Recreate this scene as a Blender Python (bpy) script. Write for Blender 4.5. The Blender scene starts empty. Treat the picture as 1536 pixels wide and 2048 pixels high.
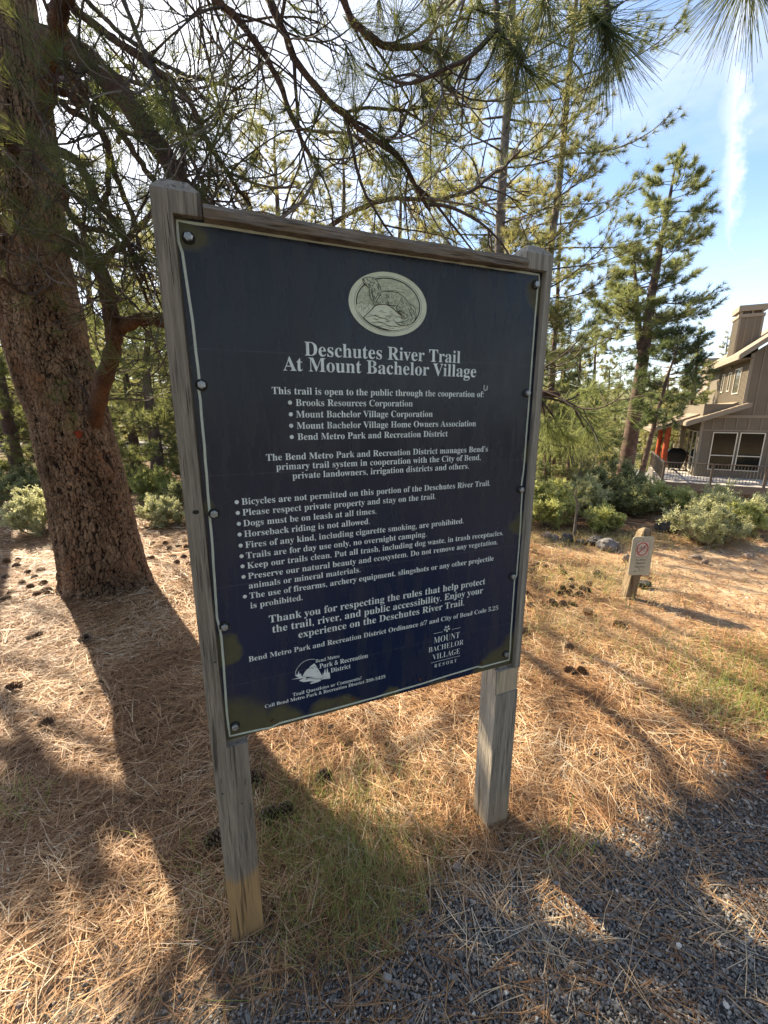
import bpy, math, random
import numpy as np
from mathutils import Vector, Matrix, noise as mnoise

R = math.radians
C = bpy.context.scene.collection
scene = bpy.context.scene

# ------------------------------------------------------------------ camera, sky, sun, exposure
FPX, PITCH, EYE = 850.0, R(13.3), 1.5
cam_d = bpy.data.cameras.new('camera'); cam_d.sensor_fit = 'VERTICAL'; cam_d.sensor_height = 24.0
cam_d.lens = 24.0 * FPX / 2048.0; cam_d.clip_start = 0.02; cam_d.clip_end = 3000
cam = bpy.data.objects.new('camera', cam_d); C.objects.link(cam)
cam.location = (0, 0, EYE); cam.rotation_euler = (R(90) - PITCH, 0, 0)
scene.camera = cam

SUN_AZ, SUN_EL = R(-43), R(38)            # azimuth measured from +Y towards +X; the sun stands behind the sign, to the left
SUN = np.array([math.sin(SUN_AZ) * math.cos(SUN_EL), math.cos(SUN_AZ) * math.cos(SUN_EL), math.sin(SUN_EL)])
world = bpy.data.worlds.new('World'); scene.world = world; world.use_nodes = True
SKY_STRENGTH = 0.105
EXPOSURE = 1.72
sl = bpy.data.lights.new('sun', 'SUN'); sl.energy = 5.0; sl.angle = R(0.45); sl.color = (1.0, 0.86, 0.64)
so = bpy.data.objects.new('sun', sl); C.objects.link(so)
so.rotation_euler = Vector(SUN.tolist()).to_track_quat('Z', 'Y').to_euler()
vs = scene.view_settings
vs.view_transform = 'Standard'; vs.look = 'None'; vs.exposure = EXPOSURE; vs.gamma = 1.0; vs.use_curve_mapping = False
scene.cycles.max_bounces = 6; scene.cycles.diffuse_bounces = 3; scene.cycles.glossy_bounces = 3; scene.cycles.transmission_bounces = 4


def ray(px, py):
    a, b = px - 768.0, py - 1024.0
    return np.array([a, FPX * math.cos(PITCH) - b * math.sin(PITCH), -(FPX * math.sin(PITCH) + b * math.cos(PITCH))])


def build_world():
    nt = world.node_tree; nt.nodes.clear()
    N = nt.nodes.new; L = nt.links.new
    out = N('ShaderNodeOutputWorld'); bg = N('ShaderNodeBackground'); sky = N('ShaderNodeTexSky')
    sky.sky_type = 'NISHITA'; sky.sun_disc = False; sky.sun_elevation = SUN_EL; sky.sun_rotation = SUN_AZ
    sky.air_density = 1.0; sky.dust_density = 1.6; sky.ozone_density = 2.0; sky.altitude = 1100
    tc = N('ShaderNodeTexCoord')

    def vm(op, a, b=None):
        n = N('ShaderNodeVectorMath'); n.operation = op
        if isinstance(a, (tuple, list, np.ndarray)): n.inputs[0].default_value = tuple(float(q) for q in a)
        else: L(a, n.inputs[0])
        if b is not None:
            if isinstance(b, (tuple, list, np.ndarray)): n.inputs[1].default_value = tuple(float(q) for q in b)
            else: L(b, n.inputs[1])
        return n.outputs['Value'] if op in ('DOT_PRODUCT', 'LENGTH') else n.outputs['Vector']

    def ma(op, a, b=None, c=None, clamp=False):
        n = N('ShaderNodeMath'); n.operation = op; n.use_clamp = clamp
        for i, q in enumerate((a, b, c)):
            if q is None: continue
            if isinstance(q, (int, float)): n.inputs[i].default_value = q
            else: L(q, n.inputs[i])
        return n.outputs[0]

    def mr(v, a, b, c=0.0, d=1.0):
        n = N('ShaderNodeMapRange'); n.interpolation_type = 'SMOOTHSTEP'; L(v, n.inputs[0])
        for i, q in enumerate((a, b, c, d)): n.inputs[1 + i].default_value = q
        return n.outputs[0]
    dirv = vm('NORMALIZE', tc.outputs['Generated'])
    # one aircraft trail: a band about the great circle through two directions in the sky
    d1 = ray(1482, 60); d2 = ray(1458, 520); d1 /= np.linalg.norm(d1); d2 /= np.linalg.norm(d2)
    nrm = np.cross(d1, d2); nrm /= np.linalg.norm(nrm); al = d1 - d2; al /= np.linalg.norm(al)
    ns = N('ShaderNodeTexNoise'); ns.inputs['Scale'].default_value = 26; ns.inputs['Detail'].default_value = 5; ns.inputs['Roughness'].default_value = .65
    L(dirv, ns.inputs['Vector'])
    wob = ma('MULTIPLY_ADD', ns.outputs[0], 0.05, -0.025)
    off = ma('ADD', vm('DOT_PRODUCT', dirv, nrm), wob)
    along = vm('DOT_PRODUCT', dirv, al)
    a1, a2 = float(d1 @ al), float(d2 @ al)
    wid = mr(along, a2 - .03, a1, .010, .034)
    band = ma('SUBTRACT', 1.0, ma('DIVIDE', ma('ABSOLUTE', off), wid), clamp=True)
    band = ma('MULTIPLY', ma('MULTIPLY', ma('POWER', band, 1.3), mr(ns.outputs[0], .25, .7, .45, 1.0)), mr(along, a2 - .05, a2 + .12))
    band = ma('MULTIPLY', band, mr(along, a1 + .16, a1 - .02))
    n2 = N('ShaderNodeTexNoise'); n2.inputs['Scale'].default_value = 2.3; n2.inputs['Detail'].default_value = 6; n2.inputs['Roughness'].default_value = .6
    mp = N('ShaderNodeMapping'); mp.inputs['Scale'].default_value = (1, 1, 2.6); mp.inputs['Location'].default_value = (3.1, .4, .2)
    L(dirv, mp.inputs[0]); L(mp.outputs[0], n2.inputs['Vector'])
    veil = ma('MULTIPLY', mr(n2.outputs[0], .42, .78), .33)
    sep = N('ShaderNodeSeparateXYZ'); L(dirv, sep.inputs[0])
    lowh = mr(sep.outputs[2], .38, .02, 0.0, .38)
    glow = mr(vm('DOT_PRODUCT', dirv, SUN), .62, .99, 0.0, .62)
    amt = ma('MAXIMUM', ma('MULTIPLY', band, .62), ma('MAXIMUM', veil, ma('MAXIMUM', lowh, glow)))
    mix = N('ShaderNodeMix'); mix.data_type = 'RGBA'; L(amt, mix.inputs[0]); L(sky.outputs[0], mix.inputs[6])
    mix.inputs[7].default_value = (5.2, 5.0, 4.8, 1)
    L(mix.outputs[2], bg.inputs[0]); bg.inputs[1].default_value = SKY_STRENGTH
    L(bg.outputs[0], out.inputs[0])


build_world()

# ------------------------------------------------------------------ object helpers
ORIG = {}


def props(o, label=None, cat=None, group=None, kind=None):
    if label: o['label'] = label
    if cat: o['category'] = cat
    if group: o['group'] = group
    if kind: o['kind'] = kind
    return o


def thing(name, label, cat, loc=(0, 0, 0), group=None):
    o = bpy.data.objects.new(name, None); C.objects.link(o); o.location = tuple(float(q) for q in loc)
    o.empty_display_size = .1
    ORIG[o.name] = np.array(loc, float)
    return props(o, label, cat, group)


def origin(o):
    return ORIG.get(o.name, np.zeros(3)) if o else np.zeros(3)


def link_mesh(name, me, mat, parent=None, org=None):
    if mat is not None:
        me.materials.clear(); me.materials.append(mat)
    o = bpy.data.objects.new(name, me); C.objects.link(o)
    if parent:
        o.parent = parent
    ORIG[o.name] = origin(parent) if org is None else np.array(org, float)
    return o


def raw_mesh(name, V, F, tone=None, smooth=False):
    """V (n,3) array; F list of (m,k) int arrays."""
    me = bpy.data.meshes.new(name)
    V = np.asarray(V, np.float32)
    if not isinstance(F, list) or (len(F) and not isinstance(F[0], np.ndarray)):
        F = [np.asarray([f]) for f in F]
    F = [np.asarray(f, np.int32) for f in F if len(f)]
    idx = np.concatenate([f.ravel() for f in F]); tot = np.concatenate([np.full(len(f), f.shape[1], np.int32) for f in F])
    start = np.concatenate([[0], np.cumsum(tot)[:-1]]).astype(np.int32)
    me.vertices.add(len(V)); me.vertices.foreach_set('co', V.ravel())
    me.loops.add(len(idx)); me.loops.foreach_set('vertex_index', idx)
    me.polygons.add(len(tot)); me.polygons.foreach_set('loop_start', start); me.polygons.foreach_set('loop_total', tot)
    me.polygons.foreach_set('use_smooth', np.full(len(tot), bool(smooth)))
    if tone is not None:
        a = me.attributes.new('tone', 'FLOAT', 'POINT'); a.data.foreach_set('value', np.asarray(tone, np.float32))
    me.update(calc_edges=True); me.validate()
    return me


def mk(name, V, F, mat, parent=None, tone=None, smooth=False):
    V = np.asarray(V, float) - origin(parent)
    return link_mesh(name, raw_mesh(name, V, F, tone, smooth), mat, parent)


class Geo:
    def __init__(s): s.V = []; s.Q = []; s.T = []; s.tn = []; s.n = 0
    def add(s, V, F, tone=.5):
        V = np.asarray(V, float); F = np.asarray(F, np.int64)
        (s.Q if F.shape[1] == 4 else s.T).append(F + s.n)
        s.V.append(V); s.tn.append(np.full(len(V), tone) if np.isscalar(tone) else np.asarray(tone, float)); s.n += len(V)
    def mesh(s, name, smooth=False):
        F = []
        if s.Q: F.append(np.concatenate(s.Q))
        if s.T: F.append(np.concatenate(s.T))
        return raw_mesh(name, np.concatenate(s.V), F, np.concatenate(s.tn), smooth)
    def build(s, name, mat, parent=None, smooth=False):
        V = np.concatenate(s.V) - origin(parent)
        F = []
        if s.Q: F.append(np.concatenate(s.Q))
        if s.T: F.append(np.concatenate(s.T))
        return link_mesh(name, raw_mesh(name, V, F, np.concatenate(s.tn), smooth), mat, parent)


BOXF = np.array([[0, 3, 2, 1], [4, 5, 6, 7], [0, 1, 5, 4], [1, 2, 6, 5], [2, 3, 7, 6], [3, 0, 4, 7]])


def box_v(fr, a0, a1, b0, b1, c0, c1):
    """fr = (origin, A, B, Cc) frame"""
    o, A, B, K = fr
    P = [(a0, b0, c0), (a1, b0, c0), (a1, b1, c0), (a0, b1, c0), (a0, b0, c1), (a1, b0, c1), (a1, b1, c1), (a0, b1, c1)]
    return np.array([o + A * p[0] + B * p[1] + K * p[2] for p in P])


def gbox(g, fr, *e, tone=.5): g.add(box_v(fr, *e), BOXF, tone)


def box(name, fr, e, mat, parent=None, tone=None):
    g = Geo(); gbox(g, fr, *e, tone=.5 if tone is None else tone); return g.build(name, mat, parent)


def frames(P):
    T = np.gradient(P, axis=0); T /= np.linalg.norm(T, axis=1)[:, None] + 1e-9
    ref = np.array([0.0, 0, 1]) if abs(T[0][2]) < .9 else np.array([1.0, 0, 0])
    Ns = np.zeros_like(P); n = np.cross(T[0], ref); n /= np.linalg.norm(n)
    for i in range(len(P)):
        n = n - T[i] * (n @ T[i]); n /= np.linalg.norm(n) + 1e-9; Ns[i] = n
    return T, Ns, np.cross(T, Ns)


def tube(g, P, r, k=5, tone=.5, cap=True):
    P = np.asarray(P, float); m = len(P)
    r = np.broadcast_to(np.asarray(r, float), (m,))
    T, Nn, Bn = frames(P)
    an = np.arange(k) * 2 * np.pi / k
    V = P[:, None] + (Nn[:, None] * np.cos(an)[None, :, None] + Bn[:, None] * np.sin(an)[None, :, None]) * r[:, None, None]
    i = np.arange(m - 1)[:, None] * k; j = np.arange(k)[None]; j2 = (j + 1) % k
    F = np.stack([i + j, i + j2, i + k + j2, i + k + j], -1).reshape(-1, 4)
    g.add(V.reshape(-1, 3), F, tone)
    if cap and k > 4:
        c = np.array([P[-1]]); g.add(np.concatenate([V[-1], c]), np.array([[q, (q + 1) % k, k] for q in range(k)]), tone if np.isscalar(tone) else .5)


def smooth_path(P, n):
    P = np.asarray(P, float); m = len(P)
    if m < 3:
        t = np.linspace(0, 1, n)[:, None]; return P[0] * (1 - t) + P[-1] * t
    Q = np.vstack([2 * P[0] - P[1], P, 2 * P[-1] - P[-2]])
    t = np.linspace(0, m - 1 - 1e-6, n); i = t.astype(int); f = (t - i)[:, None]
    a, b, c, d = Q[i], Q[i + 1], Q[i + 2], Q[i + 3]
    return .5 * ((2 * b) + (c - a) * f + (2 * a - 5 * b + 4 * c - d) * f ** 2 + (3 * b - a - 3 * c + d) * f ** 3)


def unit(v): return v / (np.linalg.norm(v, axis=-1, keepdims=True) + 1e-12)


def blades(g, B, D, L, W, bend, rng, tone, segs=2, side=None):
    """ribbons: bases B, directions D, lengths L, widths W, bend vectors added quadratically. side = fixed flat-normal hint"""
    n = len(B); B = np.asarray(B); D = unit(np.asarray(D))
    if side is None: side = unit(np.cross(D, unit(rng.normal(size=(n, 3)))))
    L = np.broadcast_to(L, (n,))[:, None]; W = np.broadcast_to(W, (n,))[:, None]
    if segs == 0:
        e = B + D * L + bend
        V = np.stack([B - side * W / 2, B + side * W / 2, e], 1).reshape(-1, 3)
        F = np.arange(n * 3).reshape(-1, 3); g.add(V, F, np.repeat(tone, 3)); return
    rows = []
    for s in range(segs + 1):
        t = s / segs; c = B + D * L * t + bend * t * t; w = W * (1 - .45 * t) / 2
        rows += [c - side * w, c + side * w]
    k = 2 * (segs + 1); V = np.stack(rows, 1).reshape(-1, 3)
    F = []
    for s in range(segs):
        q = 2 * s; F.append(np.array([q, q + 1, q + 3, q + 2]))
    F = (np.arange(n)[:, None, None] * k + np.array(F)[None]).reshape(-1, 4)
    g.add(V, F, np.repeat(tone, k))


def vnoise(x, y, seed=0):
    xi = np.floor(x).astype(np.int64); yi = np.floor(y).astype(np.int64); xf = x - xi; yf = y - yi
    def h(a, b):
        n = (a * 374761393 + b * 668265263 + seed * 1442695041) & 0x7fffffff
        n = ((n ^ (n >> 13)) * 1274126177) & 0x7fffffff
        return ((n ^ (n >> 16)) & 0xffff) / 65535.0
    u = xf * xf * (3 - 2 * xf); v = yf * yf * (3 - 2 * yf)
    return (h(xi, yi) * (1 - u) + h(xi + 1, yi) * u) * (1 - v) + (h(xi, yi + 1) * (1 - u) + h(xi + 1, yi + 1) * u) * v


def fbm(x, y, seed=0, o=4):
    s = 0; a = .5
    for i in range(o): s = s + a * vnoise(x * 2 ** i, y * 2 ** i, seed + i); a *= .5
    return s / (1 - .5 ** o)


def sstep(a, b, x):
    t = np.clip((x - a) / (b - a), 0, 1); return t * t * (3 - 2 * t)


# ------------------------------------------------------------------ materials
def new_mat(name):
    m = bpy.data.materials.new(name); m.use_nodes = True; nt = m.node_tree; nt.nodes.clear()
    out = nt.nodes.new('ShaderNodeOutputMaterial')
    return m, nt, out


class NB:
    """small node builder"""
    def __init__(s, nt): s.nt = nt
    def n(s, t, **kw):
        q = s.nt.nodes.new(t)
        for k, v in kw.items(): setattr(q, k, v)
        return q
    def put(s, sock, v):
        if v is None: return
        if isinstance(v, (int, float)): sock.default_value = v
        elif isinstance(v, (tuple, list)):
            v = tuple(v)
            if sock.type == 'RGBA' and len(v) == 3: v = v + (1,)
            sock.default_value = v
        else: s.nt.links.new(v, sock)
    def math(s, op, a, b=None, c=None, clamp=False):
        q = s.n('ShaderNodeMath', operation=op, use_clamp=clamp)
        for i, v in enumerate((a, b, c)): s.put(q.inputs[i], v)
        return q.outputs[0]
    def noise(s, vec, scale, detail=3, rough=.55, dist=0.0):
        q = s.n('ShaderNodeTexNoise'); s.put(q.inputs['Vector'], vec); q.inputs['Scale'].default_value = scale
        q.inputs['Detail'].default_value = detail; q.inputs['Roughness'].default_value = rough; q.inputs['Distortion'].default_value = dist
        return q.outputs[0]
    def vor(s, vec, scale, feature='F1', out='Distance'):
        q = s.n('ShaderNodeTexVoronoi', feature=feature); s.put(q.inputs['Vector'], vec); q.inputs['Scale'].default_value = scale
        return q.outputs[out]
    def mapping(s, vec, scale=(1, 1, 1), loc=(0, 0, 0), rot=(0, 0, 0)):
        q = s.n('ShaderNodeMapping'); s.put(q.inputs[0], vec); q.inputs['Scale'].default_value = scale
        q.inputs['Location'].default_value = loc; q.inputs['Rotation'].default_value = rot; return q.outputs[0]
    def ramp(s, v, stops, interp='LINEAR'):
        q = s.n('ShaderNodeValToRGB'); s.put(q.inputs[0], v); cr = q.color_ramp; cr.interpolation = interp
        while len(cr.elements) < len(stops): cr.elements.new(.5)
        for e, (p, c) in zip(cr.elements, stops): e.position = p; e.color = (*c, 1)
        return q.outputs[0]
    def mix(s, f, a, b, mode='MIX'):
        q = s.n('ShaderNodeMix', data_type='RGBA', blend_type=mode); s.put(q.inputs[0], f); s.put(q.inputs[6], a); s.put(q.inputs[7], b)
        return q.outputs[2]
    def mr(s, v, a, b, c=0.0, d=1.0, smooth=True):
        q = s.n('ShaderNodeMapRange'); s.put(q.inputs[0], v)
        if smooth: q.interpolation_type = 'SMOOTHSTEP'
        for i, w in enumerate((a, b, c, d)): q.inputs[1 + i].default_value = w
        return q.outputs[0]
    def attr(s, name): return s.n('ShaderNodeAttribute', attribute_name=name).outputs['Fac']
    def bump(s, h, dist=.01, strength=1.0, normal=None):
        q = s.n('ShaderNodeBump'); s.put(q.inputs['Height'], h); q.inputs['Distance'].default_value = dist; q.inputs['Strength'].default_value = strength
        if normal is not None: s.put(q.inputs['Normal'], normal)
        return q.outputs[0]
    def bsdf(s, out, color, rough=.8, normal=None, spec=.3, **kw):
        q = s.n('ShaderNodeBsdfPrincipled'); s.put(q.inputs['Base Color'], color); s.put(q.inputs['Roughness'], rough)
        q.inputs['Specular IOR Level'].default_value = spec
        if normal is not None: s.put(q.inputs['Normal'], normal)
        for k, v in kw.items(): s.put(q.inputs[k.replace('_', ' ')], v)
        if out is not None: s.nt.links.new(q.outputs[0], out.inputs[0])
        return q
    def obj(s): return s.n('ShaderNodeTexCoord').outputs['Object']
    def pos(s): return s.n('ShaderNodeNewGeometry').outputs['Position']


def leaf_mat(name, stops, trans=.35, tcol=(.30, .33, .08), rough=.5):
    m, nt, out = new_mat(name); b = NB(nt)
    col = b.ramp(b.attr('tone'), stops)
    p = b.bsdf(None, col, rough, spec=.35)
    t = b.n('ShaderNodeBsdfTranslucent'); b.put(t.inputs[0], b.mix(.55, col, tcol))
    mx = b.n('ShaderNodeMixShader'); mx.inputs[0].default_value = trans
    nt.links.new(p.outputs[0], mx.inputs[1]); nt.links.new(t.outputs[0], mx.inputs[2]); nt.links.new(mx.outputs[0], out.inputs[0])
    return m


def wood_mat(name, dark, light, scale=1.0, axis='Z', tan=None, tanz=None, rough=.85, moss=0.0, bevel=.003):
    m, nt, out = new_mat(name); b = NB(nt); o = b.pos()
    sc = {'Z': (34, 34, 1.3), 'H': (3.0, 3.0, 46)}[axis]
    v = b.mapping(o, tuple(q * scale for q in sc), rot=(0, 0, R(22.4)))
    g1 = b.noise(v, 3.2, 5, .62, .35); g2 = b.noise(v, 14, 3, .6); big = b.noise(o, 4.2, 3)
    k = b.math('ADD', b.math('MULTIPLY', g1, .62), b.math('MULTIPLY', g2, .38))
    col = b.ramp(k, [(.30, dark), (.47, tuple((p + q) / 2 for p, q in zip(dark, light))), (.62, light), (.8, tuple(min(1, q * 1.25) for q in light))])
    col = b.mix(b.mr(big, .35, .7, 0, .45), col, tuple(q * .72 for q in light))
    if tan:
        sz = b.n('ShaderNodeSeparateXYZ'); b.put(sz.inputs[0], o)
        zz = b.math('ADD', sz.outputs[2], b.math('MULTIPLY_ADD', b.noise(b.mapping(o, (30, 30, 6)), 1.0, 3), .10, -.05))
        tc = b.ramp(k, [(.3, tuple(q * .62 for q in tan)), (.55, tan), (.8, tuple(min(1, q * 1.2) for q in tan))])
        col = b.mix(b.mr(zz, tanz[0], tanz[1], 1, 0), col, tc)
    if moss:
        col = b.mix(b.mr(b.noise(o, 9, 4), .5, .75, 0, moss), col, (.16, .15, .07))
    crack = b.mr(b.noise(b.mapping(o, tuple(q * scale * .55 for q in sc)), 5, 2, .5), .60, .70, 0, 1)
    col = b.mix(b.math('MULTIPLY', crack, .6), col, tuple(q * .35 for q in dark))
    ht = b.math('SUBTRACT', k, b.math('MULTIPLY', crack, .7))
    bv = b.n('ShaderNodeBevel'); bv.samples = 4; bv.inputs[0].default_value = bevel
    b.bsdf(out, col, rough, b.bump(ht, .004, .8, bv.outputs[0]))
    return m


def flat_mat(name, col, rough=.7, spec=.3, metal=0.0, var=.12, vs_=8.0, bump=0.0):
    m, nt, out = new_mat(name); b = NB(nt); o = b.pos(); n = b.noise(o, vs_, 5, .6)
    c = b.mix(b.mr(n, .3, .7), tuple(q * (1 - var) for q in col), tuple(min(1, q * (1 + var)) for q in col))
    b.bsdf(out, c, rough, b.bump(n, .004, bump) if bump else None, spec, Metallic=metal)
    return m


M = {}
M['post'] = wood_mat('weathered_post_wood', (.085, .068, .048), (.42, .345, .255), tan=(.50, .31, .14), tanz=(.20, .25))
M['post2'] = wood_mat('weathered_post_wood_right', (.12, .098, .072), (.48, .41, .315), tan=(.42, .33, .22), tanz=(.02, .22), scale=.8)
M['freshcut'] = wood_mat('fresh_cut_wood', (.42, .31, .19), (.72, .58, .38))
M['rail'] = wood_mat('weathered_rail_wood', (.06, .042, .028), (.32, .245, .17), axis='H')
M['stump_wood'] = wood_mat('small_post_wood', (.10, .07, .04), (.30, .22, .13), scale=.7)
M['steel'] = flat_mat('galvanised_bolt', (.42, .43, .42), .35, .5, .8, .25, 120, .3)
M['rust'] = flat_mat('rusty_screw', (.13, .055, .03), .8, .2, .3, .3, 200, .3)
M['dark_gap'] = flat_mat('dark_backing_wood', (.035, .03, .022), .9)


def panel_mat():
    m, nt, out = new_mat('navy_enamel_panel'); b = NB(nt); o = b.obj()      # object space: x across, z up, metres
    sp = b.n('ShaderNodeSeparateXYZ'); b.put(sp.inputs[0], o)
    dirt = b.noise(b.mapping(o, (14, 1, 3)), 1.6, 5, .6); fine = b.noise(o, 60, 4, .6)
    streak = b.noise(b.mapping(o, (60, 1, 1.2)), 1.0, 4, .55)
    navy = b.mix(b.mr(sp.outputs[2], .25, .95), (.009, .018, .054), (.018, .022, .034))
    col = b.mix(b.mr(dirt, .45, .75, 0, .35), navy, (.062, .056, .046))
    col = b.mix(b.mr(streak, .55, .75, 0, .16), col, (.06, .062, .055))
    # lichen stains where water sits: round the fixings, the corners and along the lower edge
    mask = None
    spots = [(.015, 1.195, .055), (.02, .02, .12), (.30, -.02, .085), (.90, .0, .13), (.62, -.02, .055), (.01, .262, .045), (.01, .62, .025), (.912, 1.14, .055),
             (.912, .72, .03), (.912, .50, .04), (.14, -.01, .095), (.80, -.02, .08), (.46, -.03, .05)]
    wv = b.n('ShaderNodeVectorMath', operation='ADD'); b.put(wv.inputs[0], o)
    ntx = b.n('ShaderNodeTexNoise'); b.put(ntx.inputs['Vector'], o); ntx.inputs['Scale'].default_value = 7; ntx.inputs['Detail'].default_value = 4
    sc = b.n('ShaderNodeVectorMath', operation='MULTIPLY_ADD'); b.put(sc.inputs[0], ntx.outputs['Color']); sc.inputs[1].default_value = (.12, 0, .16); sc.inputs[2].default_value = (-.06, 0, -.08)
    b.put(wv.inputs[1], sc.outputs[0])
    for x, z, r in spots:
        d = b.n('ShaderNodeVectorMath', operation='DISTANCE'); b.put(d.inputs[0], b.mapping(wv.outputs[0], (1, 0, 1)))
        d.inputs[1].default_value = (x, 0, z)
        v = b.mr(d.outputs['Value'], r, r * .62)
        mask = v if mask is None else b.math('MAXIMUM', mask, v)
    mask = b.math('MULTIPLY', mask, b.mr(b.noise(o, 25, 4), .25, .5, .55, .95))
    col = b.mix(mask, col, b.mix(fine, (.07, .062, .02), (.13, .11, .045)))
    speck = b.mr(b.vor(o, 46), .0, .05, 1, 0)
    col = b.mix(b.math('MULTIPLY', speck, .35), col, (.25, .25, .22))
    ln = b.math('ABSOLUTE', b.math('SUBTRACT', b.math('FRACT', b.math('MULTIPLY', b.math('ADD', sp.outputs[2], -.02), 1 / .27)), .5))
    col = b.mix(b.math('MULTIPLY', b.mr(ln, .0, .006, 1, 0), .22), col, (.20, .2, .19))
    rough = b.math('ADD', b.mr(dirt, .3, .8, .20, .38), b.math('MULTIPLY', mask, .4))
    b.bsdf(out, col, rough, b.bump(b.noise(o, 5, 2), .0016, .6), .6)
    return m


M['panel'] = panel_mat()
M['cream'] = flat_mat('cream_print', (.66, .68, .54), .45, .4, var=.08, vs_=30)
M['cream2'] = flat_mat('emblem_cream', (.80, .80, .56), .5, .4, var=.08, vs_=30)
M['letter'] = flat_mat('letter_print', (.86, .88, .80), .45, .4, var=.10, vs_=40)
M['ink'] = flat_mat('dark_ink', (.014, .015, .012), .55, .3, var=.2)
M['ink2'] = flat_mat('olive_shade_ink', (.20, .205, .12), .6, .3, var=.2, vs_=120)
M['ink3'] = flat_mat('light_olive_ink', (.60, .61, .41), .6, .3, var=.2, vs_=120)
M['plate'] = flat_mat('small_sign_plate', (.47, .46, .36), .5, .4, var=.05)
M['plate_pink'] = flat_mat('small_sign_panel', (.58, .50, .44), .5, .4, var=.04)
M['redprint'] = flat_mat('red_print', (.42, .03, .03), .5, .4)
M['blackprint'] = flat_mat('black_print', (.03, .035, .03), .5, .4)

NEEDLE = [(0, (.016, .030, .012)), (.35, (.034, .056, .020)), (.7, (.06, .085, .028)), (1, (.13, .14, .05))]
M['needle'] = leaf_mat('pine_needles', NEEDLE, .42, (.34, .36, .09))
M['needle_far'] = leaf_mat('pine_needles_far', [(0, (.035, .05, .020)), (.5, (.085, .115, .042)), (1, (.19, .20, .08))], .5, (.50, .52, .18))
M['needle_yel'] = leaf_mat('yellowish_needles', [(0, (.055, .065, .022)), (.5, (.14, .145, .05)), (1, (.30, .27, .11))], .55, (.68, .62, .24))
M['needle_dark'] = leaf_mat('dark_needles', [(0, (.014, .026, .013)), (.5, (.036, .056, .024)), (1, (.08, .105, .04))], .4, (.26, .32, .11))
M['needle_bough'] = leaf_mat('bough_needles', [(0, (.03, .055, .02)), (.5, (.085, .12, .04)), (1, (.22, .25, .10))], .5, (.5, .55, .18))
M['needle_dead'] = leaf_mat('dead_needles', [(0, (.09, .045, .02)), (.5, (.20, .11, .05)), (1, (.34, .21, .11))], .35, (.5, .28, .12))
M['shrub_grey'] = leaf_mat('grey_green_leaves', [(0, (.20, .19, .085)), (.5, (.42, .41, .20)), (1, (.58, .57, .33))], .5, (.75, .75, .40))
M['shrub_green'] = leaf_mat('green_leaves', [(0, (.17, .17, .055)), (.5, (.38, .38, .12)), (1, (.55, .54, .21))], .52, (.75, .78, .30))
M['shrub_dark'] = leaf_mat('dark_shrub_leaves', [(0, (.10, .10, .045)), (.5, (.24, .24, .10)), (1, (.38, .37, .18))], .46, (.42, .46, .2))
M['grass'] = leaf_mat('grass_blades', [(0, (.07, .11, .02)), (.5, (.17, .235, .05)), (1, (.34, .36, .11))], .45, (.40, .46, .12), .6)
M['drygrass'] = leaf_mat('dry_grass_blades', [(0, (.20, .16, .07)), (.5, (.38, .31, .15)), (1, (.50, .45, .26))], .4, (.6, .48, .22), .6)
M['straw'] = leaf_mat('fallen_needles', [(0, (.10, .048, .022)), (.3, (.26, .130, .055)), (.6, (.48, .27, .12)), (.85, (.68, .49, .28)), (1, (.66, .56, .41))], .12, (.7, .38, .13), .5)
M['gravel'] = leaf_mat('gravel_stones', [(0, (.085, .078, .068)), (.4, (.18, .165, .145)), (.85, (.33, .30, .26)), (.93, (.46, .41, .34)), (1, (.62, .57, .49))], .0, (0, 0, 0), .8)


def bark_mat(name, deep, mid, lite, sc=1.0, patch=None):
    m, nt, out = new_mat(name); b = NB(nt); o = b.pos(); f = b.attr('tone')
    v = b.mapping(o, (9 * sc, 9 * sc, 4 * sc)); flake = b.vor(v, 5.0, 'F1', 'Color'); n = b.noise(v, 3.5, 6, .65)
    fine = b.noise(o, 90 * sc, 4, .6); ed = b.vor(b.mapping(o, (26 * sc, 26 * sc, 13 * sc)), 1.6, 'DISTANCE_TO_EDGE')
    col = b.ramp(n, [(.3, mid), (.55, tuple((p + q) / 2 for p, q in zip(mid, lite))), (.72, lite)])
    col = b.mix(.25, col, b.mix(b.math('MULTIPLY', fine, 1.0), mid, lite))
    sepc = b.n('ShaderNodeSeparateColor'); b.put(sepc.inputs[0], flake)
    col = b.mix(b.mr(sepc.outputs[0], 0, 1, 0, .35), col, tuple(q * .6 for q in mid))
    if patch: col = b.mix(b.mr(b.noise(o, 2.4, 4), .56, .72, 0, .7), col, patch)
    col = b.mix(b.mr(b.noise(b.mapping(o, (1, 1, .5)), 4.5, 5, .7), .40, .66, 0, .62), col, tuple(q * .42 for q in mid))
    crack = b.mr(ed, .0, .06, 1, 0)
    col = b.mix(b.math('MULTIPLY', crack, .6), col, deep)
    col = b.mix(b.mr(f, .05, .55, .93, 0), col, deep)
    h = b.math('SUBTRACT', b.math('ADD', b.math('MULTIPLY', n, .6), b.math('MULTIPLY', fine, .35)), b.math('MULTIPLY', crack, .7))
    b.bsdf(out, col, .9, b.bump(h, .012, .9), .15)
    return m


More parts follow.
